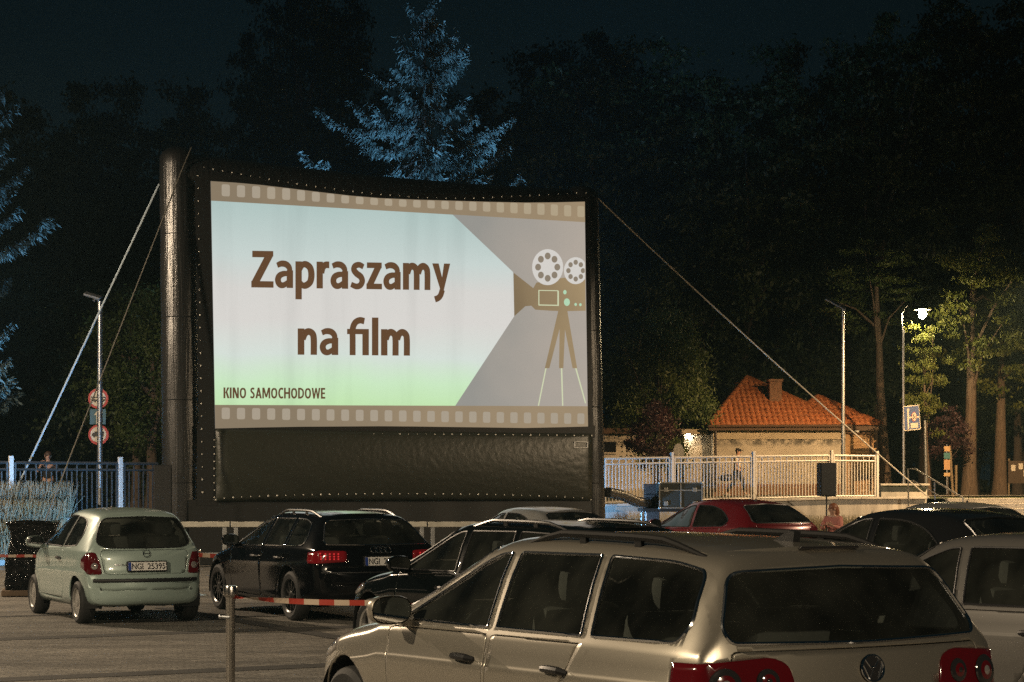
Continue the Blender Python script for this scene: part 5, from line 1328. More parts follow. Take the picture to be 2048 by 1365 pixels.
# ---------------------------------------------------------------- lamp posts, signs
def panel_lamp(px, py_top, py_bot, d, label, tilt, size=1.0):
    b = at(px, py_bot, d); h = (py_bot-py_top)/FPX*d
    t = empty('lamp_post', b, 0, label, 'lamp post')
    MB().tube([(0, 0, 0), (0, 0, h*0.5), (0, 0, h)], [0.075, 0.07, 0.06], 10).build('pole', M_STEEL, t, True)
    MB().tube([(0, 0, h-0.1), (-0.12*tilt, -0.05, h+0.1), (-0.25*tilt, -0.1, h-0.02)], 0.04, 8).build('arm', M_STEEL, t, True)
    m = MB(); m.box((0, 0, 0), (0.80, 0.40, 0.06), bev=0.015); hd = m.build('lamp_head', M_POLE, t); hd.location = (-0.28*tilt, -0.1, h+0.12); hd.rotation_euler = (R(20), R(28)*tilt, 0); hd.scale = (size, size, 1)
    m = MB(); m.box((-0.05, -0.02, -0.032), (0.46, 0.26, 0.012)); m.build('lamp_glass', M_CLEARLENS, hd)
    return t
panel_lamp(1686, 615, 990, 71, 'slim steel lamp post with unlit panel head in front of the tiled house', 1)
panel_lamp(200, 602, 1010, 52, 'slim steel lamp post with unlit panel head beside the round road signs', 0.6, 0.55)
# round road signs on their own post
M_SRED = pm('sign_red', (0.42, 0.025, 0.02), 0.5); M_SWHITE = pm('sign_white', (0.60, 0.55, 0.46), 0.5, var=0.15, vs=6); M_SBLUE = pm('sign_blue', (0.015, 0.10, 0.15), 0.5); M_SBLK = pm('sign_black', (0.012, 0.012, 0.012), 0.5)
sd = 53.0; sb = at(196, 1005, sd); S_ = FPX/sd
t = empty('road_sign', sb, 0, 'road sign post with two red ringed discs and a blue one-way plate', 'road sign')
MB().tube([(0, 0.05, 0), (0, 0.05, (1005-780)/S_)], 0.035, 8).build('pole', pm('rusty_pole', (0.22, 0.12, 0.06), 0.7, 0.3, var=0.5, vs=14), t, True)
def disc(cx, cy, r, name, parent, mat, y, ex=1.0):
    x0, z0 = (cx-196)/S_, (1005-cy)/S_
    m = MB(); n = 36; m.prism([(x0+r*ex*math.cos(2*math.pi*k/n), y, z0+r*math.sin(2*math.pi*k/n)) for k in range(n)], (0, -0.006, 0)); return m.build(name, mat, parent)
def flat(pts, name, parent, mat, y):
    m = MB(); m.prism([((x-196)/S_, y, (1005-yy)/S_) for x, yy in pts], (0, -0.004, 0)); return m.build(name, mat, parent)
d1 = disc(196.5, 797.5, 20.3/S_, 'sign_disc', t, M_SRED, 0.0); disc(196.3, 797.8, 15.6/S_, 'sign_face', d1, M_SWHITE, -0.008)
flat([(182, 794), (211, 794), (211, 796), (182, 796)], 'bus_symbol', d1, M_SBLK, -0.016); flat([(181, 799), (211, 799), (210, 803), (183, 803)], 'bus_symbol', d1, M_SBLK, -0.016)
for x in (190, 205): disc(x, 803, 2.2/S_, 'bus_symbol', d1, M_SBLK, -0.018)
for x in (182, 189, 196, 203, 210): flat([(x, 796), (x+0.9, 796), (x+0.9, 799), (x, 799)], 'bus_symbol', d1, M_SBLK, -0.016)
d2 = flat([(180, 818.5), (211.5, 818.5), (211.5, 849), (180, 849)], 'sign_plate', t, M_SBLUE, 0.0)
flat([(196.5, 819.5), (202, 831), (198.5, 831), (198.5, 848), (193, 848), (193, 831), (188, 831)], 'arrow_symbol', d2, M_SWHITE, -0.008)
d3 = disc(197, 870, 20.3/S_, 'sign_disc', t, M_SRED, 0.0); disc(196.7, 869.5, 15.8/S_, 'sign_face', d3, M_SWHITE, -0.008)
flat([(184, 871), (185, 867), (188.5, 866.5), (189.5, 863.5), (208, 863.5), (208, 873), (184, 873)], 'lorry_symbol', d3, M_SBLK, -0.016)
for x in (188.5, 204): disc(x, 873, 2.2/S_, 'lorry_symbol', d3, M_SBLK, -0.018)

# tall street lamp: thin mast with a lit lantern on a short arm; the blue direction board is fixed to it
md_ = 76.0; b = at(1808, 995, md_); S2 = FPX/md_
M_SHADE = pm('lantern_shade', (0.05, 0.045, 0.04), 0.6)
t = empty('street_lamp', b, 0, 'tall thin street lamp with a lit lantern on a short arm', 'street lamp')
MB().tube([(0, 0, 0), (-0.04, 0, (995-660)/S2)], [0.055, 0.05], 8).build('pole', M_STEEL, t, True)
hm = (995-624)/S2; lx = (1845-1808)/S2
MB().tube([(-0.06, 0, (995-662)/S2), (-0.08, 0, (995-627)/S2)], 0.025, 6).build('mast_top', M_STEEL, t, True)
MB().tube([(-0.08, 0, (995-628)/S2), (0.1, 0, hm+0.22), (lx*0.7, 0, hm+0.27), (lx, 0, hm+0.17)], 0.012, 6).build('arm', M_SHADE, t, True)
MB().lathe([(0.0, 0.19), (0.05, 0.18), (0.08, 0.11), (0.33, 0.085), (0.335, 0.07), (0.16, 0.075), (0.0, 0.08)], (lx, 0, hm), 24).build('shade', M_SHADE, t, True)
MB().ball((lx, 0, hm-0.10), 0.155, 0.155, 0.165, 16, 10).build('globe', emit_mat('lantern_glow', (1.0, 0.76, 0.42), 700), t, True)
o = MB().tube([at(1853, 1000, 77.0), at(1851, 900, 77.0), at(1849.5, 838, 77.0), at(1847, 832, 77.0)], [0.07, 0.06, 0.05, 0.04], 10).build('post', M_POLE, None, True); tag(o, 'bare grey post with a bent tip right of the blue board', 'post')
t = empty('direction_board', b, 0, 'blue and white direction board fixed to the lantern mast', 'road sign')
def brd(pts, name, parent, mat, y):
    m = MB(); m.prism([((x-1808)/S2, y, (995-yy)/S2) for x, yy in pts], (0, -0.01, 0)); return m.build(name, mat, parent)
bd_ = brd([(1805.5, 813), (1837, 810), (1841, 859), (1807, 863)], 'board_rim', t, M_SWHITE, -0.07)
brd([(1807, 815), (1836, 812), (1839.5, 857), (1808.5, 861)], 'board', bd_, pm('board_blue', (0.015, 0.06, 0.22), 0.5), -0.082)
brd([(1813, 820), (1815, 816), (1817, 820), (1817.5, 859), (1814.5, 859.5)], 'arrow', bd_, M_SWHITE, -0.094); brd([(1817, 834), (1837, 833), (1837, 836.5), (1817, 837)], 'arrow', bd_, M_SWHITE, -0.094)
brd([(1827+5*math.cos(2*math.pi*k/24), 834+9.5*math.sin(2*math.pi*k/24)) for k in range(24)], 'board_disc', bd_, M_SRED, -0.106)
brd([(1827+4.1*math.cos(2*math.pi*k/24), 834+8.3*math.sin(2*math.pi*k/24)) for k in range(24)], 'board_disc_face', bd_, M_SWHITE, -0.118)
v, f = text_geo('5t', 0.02); m = MB(); m.add([((1824.3+5.4*a-1808)/S2, -0.130, (995-(839-9*b_))/S2) for a, b_ in v], f); m.build('board_lettering', M_SBLK, bd_)
brd([(1820, 847), (1835, 846), (1835.5, 856), (1820.5, 857.5)], 'board_note', bd_, M_SWHITE, -0.094)
# small route sign post
pd = 77.0; b = at(1894, 988, pd); S3 = FPX/pd
t = empty('route_sign_post', b, 0, 'short post with four small route plates beside the tree trunk', 'sign')
MB().tube([(0, 0, 0), (0, 0, (988-890)/S3)], 0.03, 8).build('pole', M_STEEL, t)
for (y0, y1, c) in ((893, 903, (0.45, 0.28, 0.12)), (906, 918, (0.03, 0.14, 0.14)), (920, 940, (0.42, 0.24, 0.11)), (946, 953, (0.45, 0.30, 0.14))):
    m = MB(); m.box((-0.01, -0.05, (988-(y0+y1)/2)/S3), (0.24, 0.02, (y1-y0)/S3)); m.build('sign_plate', pm('plate_%d' % y0, c, 0.6), t)
# wooden stake support
t = empty('tree_stake', at(1906, 995, 77.5), 0, 'pair of wooden stakes leaning beside the route plates', 'stake')
for dx, l, top in ((0.0, -0.12, 2.0), (0.12, 0.0, 1.25)): MB().tube([(dx, 0, 0), (dx+l, 0, top)], 0.05, 7).build('stake', pm('stake_wood', (0.20, 0.15, 0.09), 0.8), t)
# notice board at far right
nb = at(2030, 992, 80); t = empty('notice_board', nb, 0, 'dim brown notice board with pale papers at the right edge', 'notice board')
MB().box((0.15, 0, 0.95), (0.85, 0.06, 0.9)).build('board', pm('board_brown', (0.06, 0.04, 0.025), 0.8), t)
for x, z in ((-0.08, 1.12), (0.22, 1.18), (0.42, 0.9)): MB().box((x, -0.04, z), (0.17, 0.012, 0.24)).build('paper', M_SWHITE, t)
for x in (-0.24, 0.54): MB().tube([(x, 0.02, 0), (x, 0.02, 1.5)], 0.04, 6).build('post', pm('stake_wood', (0.2, 0.15, 0.09)), t)

# ---------------------------------------------------------------- steps and handrail at the right end of the wall
st = empty('steps', (0, 0, 0), 0, 'concrete steps leading up to the terrace at the right', 'steps')
sx0, sx1 = 14.1, 16.6
for k in range(9):
    y = 62.0 + 0.33*k; m = MB(); m.box(((sx0+sx1)/2, y, 0.08+0.165*k), (sx1-sx0, 0.335, 0.16), bev=0.01); m.build('step', M_CONC, st)
rl = empty('stair_railing', (0, 0, 0), 0, 'galvanised stair railing sloping down at the right', 'railing')
A, B = at(1816, 938, 63), at(1926, 996, 60)
A0, A1 = at(1817, 1000, 63), at(1866, 990, 61.5)
MB().tube([A0-Vector((0, 0, 0.2)), A, A+Vector((0.20, -0.1, 0)), B, B-Vector((0, 0, .9))], 0.024, 8).build('hand_rail', M_STEEL, rl, True)
MB().tube([at(1817, 962, 63), at(1827, 962, 62.8), at(1900, 1005, 60.5)], 0.018, 8).build('middle_rail', M_STEEL, rl, True)
MB().tube([at(1869, 965, 61.6), at(1870, 1000, 61.6)], 0.024, 8).build('rail_post', M_STEEL, rl, True)
bench = empty('low_wall', (0, 0, 0), 0, 'low grey step wall between the fence end and the lantern', 'wall')
m = MB(); a, b = at(1760, 985, 70), at(1852, 985, 70); m.box(((a.x+b.x)/2, 70, 1.62), (b.x-a.x, 0.4, 0.55), bev=0.02); m.build('wall', M_CONC, bench)
MB().box(((a.x+b.x)/2, 69.9, 1.93), (b.x-a.x+0.1, 0.6, 0.07), bev=0.01).build('coping', M_CONC, bench)
# ---------------------------------------------------------------- white plank barrier in front of the screen
M_PLANK = pm('barrier_white', (0.78, 0.75, 0.64), 0.55, var=0.2, vs=7)
M_PLANK2 = pm('barrier_alu', (0.45, 0.46, 0.46), 0.4, 0.5, var=0.2, vs=9)
bar_ys = 40.6
edges = [340, 462, 585, 710, 856, 975, 1090]
names = ['leftmost white plank barrier section, beside the mint hatchback', 'white plank barrier section right of the mint hatchback', 'white plank barrier section behind the black estate bonnet', 'white plank barrier section behind the black estate roof', 'white plank barrier section right of the black estate', 'rightmost white plank barrier section, behind the dark estate']
for i in range(6):
    dA, dB = bar_ys+0.25*i, bar_ys+0.25*(i+1)
    a, b = at(edges[i], 1052, dA), at(edges[i+1], 1052, dB); L = (b-a).length-0.03
    t = empty('plank_barrier', (a.x, a.y, 0), math.atan2(b.y-a.y, b.x-a.x), names[i], 'barrier', 'white barrier sections in front of the screen'); H = 1.8+(977-1044)/FPX*dA
    MB().box((L/2, 0, H-0.055), (L, 0.06, 0.11), bev=0.008).build('top_plank', M_PLANK, t)
    for k in range(3):
        MB().box((L*(0.15+0.35*k), 0, H+0.012), (0.10, 0.062, 0.022)).build('clip', M_BLACKPL, t)
    for s in (0.10, L-0.10):
        MB().box((s, 0, (H-0.11)/2), (0.085, 0.05, H-0.115), bev=0.006).build('leg', M_PLANK2, t)
        MB().box((s, 0, 0.03), (0.10, 0.5, 0.05), bev=0.006).build('foot', M_PLANK2, t)
    MB().box((L/2, 0, 0.45), (L-0.3, 0.035, 0.06)).build('lower_rail', M_PLANK2, t)

# ---------------------------------------------------------------- black plastic wrapped stack at the left
def wrap_mat():
    m = bpy.data.materials.new('black_stretch_film'); m.use_nodes = True; nt = m.node_tree; nd = nt.nodes; lk = nt.links; p = nd['Principled BSDF']
    p.inputs['Base Color'].default_value = (0.008, 0.008, 0.009, 1); p.inputs['Roughness'].default_value = 0.14
    tc = nd.new('ShaderNodeTexCoord'); n = nd.new('ShaderNodeTexNoise'); n.inputs['Scale'].default_value = 9; n.inputs['Detail'].default_value = 4; n.inputs['Distortion'].default_value = 1.5; lk.new(tc.outputs['Object'], n.inputs['Vector'])
    b = nd.new('ShaderNodeBump'); b.inputs['Strength'].default_value = 0.9; b.inputs['Distance'].default_value = 0.08; lk.new(n.outputs['Fac'], b.inputs['Height']); lk.new(b.outputs[0], p.inputs['Normal'])
    return m
M_WRAP = wrap_mat()
d = 33.5; S4 = FPX/d; b = at(66, 977+CAMH*S4, d)
t = empty('wrapped_stack', b, R(12), 'waist-high stack wrapped in shiny black plastic film beside the mint hatchback', 'wrapped stack')
bm = bmesh.new(); bmesh.ops.create_cube(bm, size=1.0); bmesh.ops.subdivide_edges(bm, edges=bm.edges[:], cuts=9, use_grid_fill=True)
rnd = random.Random(5)
for v in bm.verts:
    x, y, z = v.co; w = 0.80+0.06*math.sin(9*z+2)+(0.10 if z < -0.28 else 0)-0.03*math.sin(5*z)
    v.co = Vector((x*w, y*w, (z+0.5)*1.22)) + Vector((rnd.gauss(0, .012), rnd.gauss(0, .012), rnd.gauss(0, .008)))
me = bpy.data.meshes.new('film_wrap'); bm.to_mesh(me); bm.free(); link('film_wrap', me, t, M_WRAP)
MB().box((0, 0, 0.06), (1.0, 1.0, 0.10), bev=0.02).build('pallet', pm('pallet_wood', (0.16, 0.11, 0.07), 0.8), t)
MB().tube([(-0.42, -0.42, 1.22), (-0.1, -0.47, 1.25), (0.3, -0.44, 1.23), (0.42, -0.2, 1.24)], 0.03, 6).build('film_fold', M_WRAP, t, True)

# ---------------------------------------------------------------- barrier tape and stanchions
M_TRED = pm('tape_red', (0.34, 0.035, 0.02), 0.5); M_TWHITE = pm('tape_white', (0.48, 0.38, 0.29), 0.5)
def tape(pts, label, n=40, w=0.046, stripe=0.13, sag=0.05, twist=0.0):
    P = [Vector(p) for p in pts]; L = sum((P[i+1]-P[i]).length for i in range(len(P)-1))
    me = bpy.data.meshes.new('barrier_tape'); V = []; F = []; mi = []; k = 0; tot = 0
    for i in range(len(P)-1):
        seg = (P[i+1]-P[i]).length; m_ = max(4, int(seg/0.04333))
        for j in range(m_+1):
            u = j/m_; q = P[i].lerp(P[i+1], u); q.z -= sag*4*u*(1-u)
            dirv = (P[i+1]-P[i]).normalized(); a = twist*math.exp(-u*6)*2.4 + 0.12*math.sin(u*9)
            up = Vector((0, 0, math.cos(a))) + dirv.cross(Vector((0, 0, 1)))*math.sin(a)
            ww = w*(0.5 if (u < 0.02 and twist) else 1.0)
            V += [q-up*ww/2, q+up*ww/2]
            if j > 0:
                b = len(V)-4; F.append((b, b+2, b+3, b+1)); mi.append(int((tot+seg*u)/stripe) % 2)
        tot += seg
    me.from_pydata([tuple(v) for v in V], [], F); me.materials.append(M_TRED); me.materials.append(M_TWHITE)
    me.polygons.foreach_set('material_index', mi)
    o = link('barrier_tape', me); tag(o, label, 'barrier tape'); md = o.modifiers.new('solid', 'SOLIDIFY'); md.thickness = 0.001; return o
def stanchion(p, h, label):
    t = empty('stanchion', p, 0, label, 'post')
    MB().tube([(0, 0, 0.02), (0, 0, h-0.06)], 0.038, 16).build('tube', pm('brushed_steel', (0.55, 0.52, 0.48), 0.20, 1.0, bump=0.08, bs=60, stretch=(20, 20, 0.5)), t, True)
    m = MB(); m.lathe([(0.0, h-0.005), (0.055, h-0.008), (0.062, h-0.03), (0.062, h-0.085), (0.05, h-0.10), (0.036, h-0.105)], n=18); m.build('cap', pm('brushed_steel', (0.55, 0.52, 0.48)), t, True)
    m = MB(); m.lathe([(0.17, 0), (0.17, 0.015), (0.06, 0.03), (0.04, 0.05)], n=20); m.build('base', pm('brushed_steel', (0.55, 0.52, 0.48)), t, True)
    m = MB(); m.tube([(0.0, -0.036, h-0.27), (-0.07, -0.02, h-0.265)], 0.014, 8); m.ball((-0.08, -0.02, h-0.265), 0.02, n=8, m=6); m.build('eye_hook', M_STEEL, t, True)
    return t
pd1 = 16.6; sp_ = at(461, 977, pd1); sh = 1.8+(977-1170)/FPX*pd1
stanchion((sp_.x, sp_.y, 0), sh, 'polished steel stanchion post in front of the black estate')
s2 = Vector((2.2, 18.0-1.6, 0)); 
tape([at(468, 1195, pd1), at(760, 1206, 16.35), at(1000, 1216, 16.1), at(1240, 1225, 15.9)], 'red and white tape tied to the steel stanchion', twist=1.0, sag=0.015)
tape([at(-60, 1110, 33.0), at(60, 1112, 33.0), at(135, 1114, 33.0)], 'red and white tape stretched past the wrapped stack at the left edge', sag=0.01)
tape([at(395, 1110, 33.0), at(440, 1113, 33.2), at(520, 1118, 33.6)], 'short red and white tape between the mint hatchback and the black estate', sag=0.0, w=0.07)
p2 = at(1240, 1225, 15.9); stanchion((p2.x, p2.y, 0), p2.z+0.25, 'steel stanchion post hidden behind the champagne estate')
for px in (-60, 135, 395, 520):
    p3 = at(px, 1110, 33.3); stanchion((p3.x, p3.y, 0), p3.z+0.1, {-60: 'steel stanchion beyond the left edge', 135: 'steel stanchion behind the mint hatchback bonnet', 395: 'steel stanchion right of the mint hatchback', 520: 'steel stanchion behind the black estate bonnet'}[px])

# ---------------------------------------------------------------- loudspeakers, flight case, blower
M_GRILLE = pm('speaker_black', (0.012, 0.012, 0.012), 0.6, bump=0.3, bs=120)
sd_ = 50.0; S5 = FPX/sd_; b = at(1653, 977, sd_); z0, z1 = 1.8+(977-993)/S5, 1.8+(977-926)/S5
t = empty('loudspeaker', (b.x, b.y, z0), R(6), 'black loudspeaker box on a stand right of the walking man', 'loudspeaker')
m = MB(); m.box((0, 0, (z1-z0)/2), (0.41, 0.40, z1-z0), bev=0.025); m.build('cabinet', M_BLACKPL, t)
MB().box((0, -0.205, (z1-z0)/2), (0.36, 0.02, z1-z0-0.06), bev=0.006).build('grille', M_GRILLE, t)
MB().tube([(0, 0, z1-z0+0.01), (0.0, 0, z1-z0+0.03), (0.1, 0, z1-z0+0.03)], 0.012, 6).build('handle', M_BLACKPL, t)
t = empty('speaker_stand', (b.x, b.y, 0), 0, 'black tripod stand under the loudspeaker box', 'speaker stand')
MB().tube([(0, 0, 0.35), (0, 0, z0)], 0.02, 8).build('pole', M_BLACKPL, t)
for k in range(3):
    a = 2*math.pi*k/3+0.4; MB().tube([(0, 0, 0.9), (0.5*math.cos(a), 0.5*math.sin(a), 0.01)], 0.014, 6).build('leg', M_BLACKPL, t)
# black speaker stack left of the screen foot
b = at(326, 977, 45.0); t = empty('loudspeaker', (b.x, b.y, 0), R(10), 'tall black loudspeaker stack at the left foot of the screen', 'loudspeaker')
ztop = 1.8+(977-930)/FPX*45
MB().box((0, 0, ztop/4), (0.42, 0.5, ztop/2-0.01), bev=0.02).build('lower_cabinet', M_BLACKPL, t); MB().box((0, 0, ztop*0.75), (0.40, 0.45, ztop/2-0.01), bev=0.02).build('upper_cabinet', M_BLACKPL, t)
MB().box((0, -0.23, ztop*0.75), (0.35, 0.02, ztop/2-0.08)).build('grille', M_GRILLE, t)
# flight case on the wall
fd = 55.0; S6 = FPX/fd; a, b = at(1315, 1010, fd), at(1400, 1010, fd); zc0, zc1 = 1.8+(977-1016)/S6, 1.8+(977-966)/S6
t = empty('flight_case', ((a.x+b.x)/2, fd, zc0), R(4), 'black flight case with aluminium edges behind the red hatchback', 'flight case'); W, H, D = b.x-a.x, zc1-zc0, 0.7
MB().box((0, 0, H/2), (W-0.02, D-0.02, H-0.02)).build('panel', pm('case_laminate', (0.03, 0.034, 0.03), 0.5), t)
al = pm('case_aluminium', (0.55, 0.54, 0.50), 0.35, 0.8)
for z in (0.0, H*0.70, H): MB().box((0, -D/2, z), (W, 0.025, 0.03)).build('edge', al, t)
for x in (-W/2, 0, W/2): MB().box((x, -D/2-0.003, H/2), (0.035, 0.028, H)).build('edge', al, t)
for x in (-W*0.35, W*0.33):
    for z in (H*0.72, 0.12): MB().box((x, -D/2-0.012, z), (0.12, 0.02, 0.12), bev=0.01).build('latch', al, t)
for x in (-1, 1):
    for z in (0, 1): MB().ball((x*W/2, -D/2, z*H), 0.045, n=8, m=6).build('corner', al, t)
t2 = empty('blower', (at(1303, 1010, 55.6).x, 55.6, 0), 0, 'dark blower unit left of the flight case feeding the screen', 'blower')
zt = 1.8+(977-968)/FPX*55.6
MB().box((0, 0, zt*0.55), (0.42, 0.5, zt*0.9), bev=0.02).build('housing', pm('blower_brown', (0.05, 0.03, 0.025), 0.5), t2)
for k in range(4): MB().box((0, -0.26, zt*0.70+0.09*k), (0.34, 0.02, 0.03)).build('vent_slat', M_BLACKPL, t2)
h_ = MB(); A, B = at(1215, 985, 51.0), at(1302, 1008, 55.2)
h_.tube([A, A.lerp(B, 0.3)+Vector((0, 0, .02)), A.lerp(B, 0.65)+Vector((0, 0, -0.05)), B], [0.13, 0.135, 0.14, 0.13], 14); o = h_.build('air_hose', M_VINYL, None, True); tag(o, 'fat black air hose between the screen and the blower', 'hose')
# a stage deck carries the case and blower
dk = empty('stage_deck', (at(1352, 1016, 55.2).x, 55.2, 0), R(4), 'dark low platform under the flight case', 'platform')
MB().box((0, 0, zc0-0.06), (2.0, 1.1, 0.10), bev=0.01).build('deck', M_BLACKPL, dk)
for x in (-0.9, 0.9):
    for y in (-0.45, 0.45): MB().tube([(x, y, 0), (x, y, zc0-0.11)], 0.03, 8).build('leg', M_PLANK2, dk)

# ---------------------------------------------------------------- people
def skinned(name, J, E, mat, parent, sub=2, root=None):
    names = list(J); ix = {n: i for i, n in enumerate(names)}
    me = bpy.data.meshes.new(name); me.from_pydata([J[n][0] for n in names], [(ix[a], ix[b]) for a, b in E], [])
    o = bpy.data.objects.new(name, me); COL.objects.link(o)
    sk = o.modifiers.new('skin', 'SKIN'); sk.use_smooth_shade = True
    layer = me.skin_vertices[0] if me.skin_vertices else None
    if layer is None:
        bpy.context.view_layer.objects.active = o
        layer = me.skin_vertices.new() if hasattr(me.skin_vertices, 'new') else me.skin_vertices[0]
    for n in names:
        r = J[n][1]; layer.data[ix[n]].radius = (r, r) if not isinstance(r, tuple) else r; layer.data[ix[n]].use_root = (n == (root or names[0]))
    ss = o.modifiers.new('sub', 'SUBSURF'); ss.levels = sub; ss.render_levels = sub
    dg = bpy.context.evaluated_depsgraph_get(); ev = o.evaluated_get(dg); m2 = bpy.data.meshes.new_from_object(ev)
    bpy.data.objects.remove(o); m2.materials.clear(); m2.materials.append(mat)
    for p in m2.polygons: p.use_smooth = True
    q = link(name, m2, parent); return q
M_SKIN = pm('skin', (0.45, 0.27, 0.19), 0.55)
def hand(parent, wrist, d, palm_n, side, mat):
    """palm and five bent fingers"""
    d = Vector(d).normalized(); n = Vector(palm_n).normalized(); s = d.cross(n).normalized()*side
    m = MB(); w = Vector(wrist); c = w+d*0.05
    rot = Matrix((s, d, n)).transposed(); m.ball(c, 0.040, 0.055, 0.018, 10, 7, rot)
    for k, L in enumerate((0.062, 0.072, 0.068, 0.052)):
        b = w+d*0.092+s*(0.030-0.020*k); m.tube([b, b+d*L*0.5+n*0.006, b+d*L*0.85+n*0.026], [0.009, 0.0085, 0.007], 6)
    b = w+d*0.035+s*0.036; m.tube([b, b+d*0.03+s*0.022, b+d*0.06+s*0.020+n*0.012], [0.011, 0.010, 0.008], 6)
    return m.build('hand', mat, parent, True)
def person(loc, rz, label, P, shirt, trousers, hair, cap=None, height=1.0, skirt=False, sleeves=0.55):
    """P: joints in metres, figure faces -y; one continuous body, clothes and hair as parts"""
    t = empty('person', loc, rz, label, 'person'); t.scale = (height,)*3
    J = dict(hip=(P['hip'], 0.125), waist=(P['waist'], (0.13, 0.105)), chest=(P['chest'], (0.155, 0.115)), neck0=(P['neck'], 0.055), head0=(P['head0'], 0.075), head=(P['head'], (0.088, 0.10)), crown=(P['crown'], 0.062))
    E = [('hip', 'waist'), ('waist', 'chest'), ('chest', 'neck0'), ('neck0', 'head0'), ('head0', 'head'), ('head', 'crown')]
    for s in 'LR':
        J['sh'+s] = (P['sh'+s], 0.065); J['el'+s] = (P['el'+s], 0.043); J['wr'+s] = (P['wr'+s], 0.030)
        J['th'+s] = (P['th'+s], 0.095); J['kn'+s] = (P['kn'+s], 0.058); J['an'+s] = (P['an'+s], 0.040); J['to'+s] = (P['to'+s], 0.035)
        E += [('chest', 'sh'+s), ('sh'+s, 'el'+s), ('el'+s, 'wr'+s), ('hip', 'th'+s), ('th'+s, 'kn'+s), ('kn'+s, 'an'+s), ('an'+s, 'to'+s)]
    b = skinned('body', J, E, M_SKIN, t, root='hip')
    V = Vector
    # shirt
    G = {k: (J[k][0], tuple(x+0.022 for x in J[k][1]) if isinstance(J[k][1], tuple) else J[k][1]+0.022) for k in ('hip', 'waist', 'chest')}
    G['neckc'] = (tuple(V(P['chest']).lerp(V(P['neck']), 0.75)), 0.07); GE = [('hip', 'waist'), ('waist', 'chest'), ('chest', 'neckc')]
    for s in 'LR':
        e = V(P['sh'+s]).lerp(V(P['el'+s]), min(1, sleeves)); G['sh'+s] = (P['sh'+s], 0.085); G['sl'+s] = (tuple(e), 0.068); GE += [('chest', 'sh'+s), ('sh'+s, 'sl'+s)]
        if sleeves > 1: G['wr'+s] = (tuple(V(P['el'+s]).lerp(V(P['wr'+s]), 0.9)), 0.048); GE.append(('sl'+s, 'wr'+s))
    skinned('shirt', G, GE, shirt, t, root='hip')
    G = {'hip': (tuple(V(P['hip'])-V((0, 0, 0.01))), 0.148)}; GE = []
    for s in 'LR':
        G['th'+s] = (P['th'+s], 0.115); G['kn'+s] = (P['kn'+s], 0.080); G['an'+s] = (tuple(V(P['kn'+s]).lerp(V(P['an'+s]), 0.92)), 0.066); GE += [('hip', 'th'+s), ('th'+s, 'kn'+s), ('kn'+s, 'an'+s)]
    skinned('trousers', G, GE, trousers, t, root='hip')
    for s in 'LR':
        a, q = V(P['an'+s]), V(P['to'+s]); dv = (q-a); dv.z = 0; dv = dv.normalized() if dv.length > 1e-4 else V((0, -1, 0))
        m = MB(); fz = min(a.z-0.09, q.z-0.03) ; c = a.lerp(q, 0.5); ang = math.atan2(dv.y, dv.x)
        m.ball((c.x, c.y, (a.z+q.z)/2-0.04), 0.14, 0.052, 0.05, 12, 8, Matrix.Rotation(ang, 3, 'Z')); m.build('shoe', pm('pale_shoe', (0.45, 0.42, 0.38), 0.6), t, True)
        dd = V(P['wr'+s])-V(P['el'+s]); hand(t, P['wr'+s], dd, V((0, -1, 0)) if abs(dd.normalized().y) < 0.8 else V((0, 0, -1)), 1 if s == 'L' else -1, M_SKIN)
    hd = V(P['head']); f = V(P.get('face', (0, -1, 0))).normalized(); sd = V((-f.y, f.x, 0)).normalized(); upv = f.cross(sd)*-1
    upv = upv if upv.z > 0 else -upv
    rot = Matrix((sd, f, upv)).transposed()
    m = MB(); m.tube([hd+f*0.088+upv*0.012, hd+f*0.115-upv*0.025, hd+f*0.094-upv*0.032], [0.008, 0.015, 0.012], 6); m.build('nose', M_SKIN, b, True)
    for k in (-1, 1):
        MB().ball(hd+f*0.084+sd*0.032*k+upv*0.015, 0.012, n=8, m=6).build('eye', pm('eye', (0.05, 0.04, 0.03), 0.2), b, True)
        MB().ball(hd+sd*0.090*k-f*0.005, 0.012, 0.022, 0.032, 8, 6, rot).build('ear', M_SKIN, b, True)
    MB().ball(hd+f*0.088-upv*0.055, 0.026, 0.008, 0.007, 8, 6, rot).build('mouth', pm('lips', (0.30, 0.10, 0.09), 0.5), b, True)
    if cap:
        m = MB(); m.ball(hd+upv*0.055-f*0.01, 0.102, 0.115, 0.085, 14, 8, rot); cp = m.build('cap', cap, t, True)
        m = MB(); m.ball(hd+upv*0.05+f*0.13, 0.075, 0.085, 0.012, 12, 6, rot); m.build('cap_peak', cap, cp, True)
    if hair:
        m = MB(); m.ball(hd+upv*0.035-f*0.025, 0.105, 0.108, 0.10, 14, 8, rot); m.tube([hd-f*0.07+upv*0.02, hd-f*0.10-upv*0.10, hd-f*0.09-upv*hair[1]], [0.085, 0.08, 0.03], 10); m.build('hair', hair[0], t, True)
    return t
WALK = dict(hip=(0, 0, 0.95), waist=(0, 0, 1.12), chest=(0, -0.03, 1.36), neck=(0, -0.02, 1.52), head0=(0, -0.03, 1.58), head=(0, -0.05, 1.66), crown=(0, -0.03, 1.75),
    shL=(0.20, -0.01, 1.43), elL=(0.27, 0.16, 1.20), wrL=(0.25, 0.06, 0.98), shR=(-0.20, -0.01, 1.43), elR=(-0.28, -0.06, 1.16), wrR=(-0.24, -0.26, 1.04),
    thL=(0.10, -0.03, 0.86), knL=(0.11, -0.22, 0.52), anL=(0.11, -0.30, 0.10), toL=(0.11, -0.46, 0.06), thR=(-0.10, 0.02, 0.86), knR=(-0.10, 0.10, 0.49), anR=(-0.10, 0.40, 0.15), toR=(-0.10, 0.33, 0.04))
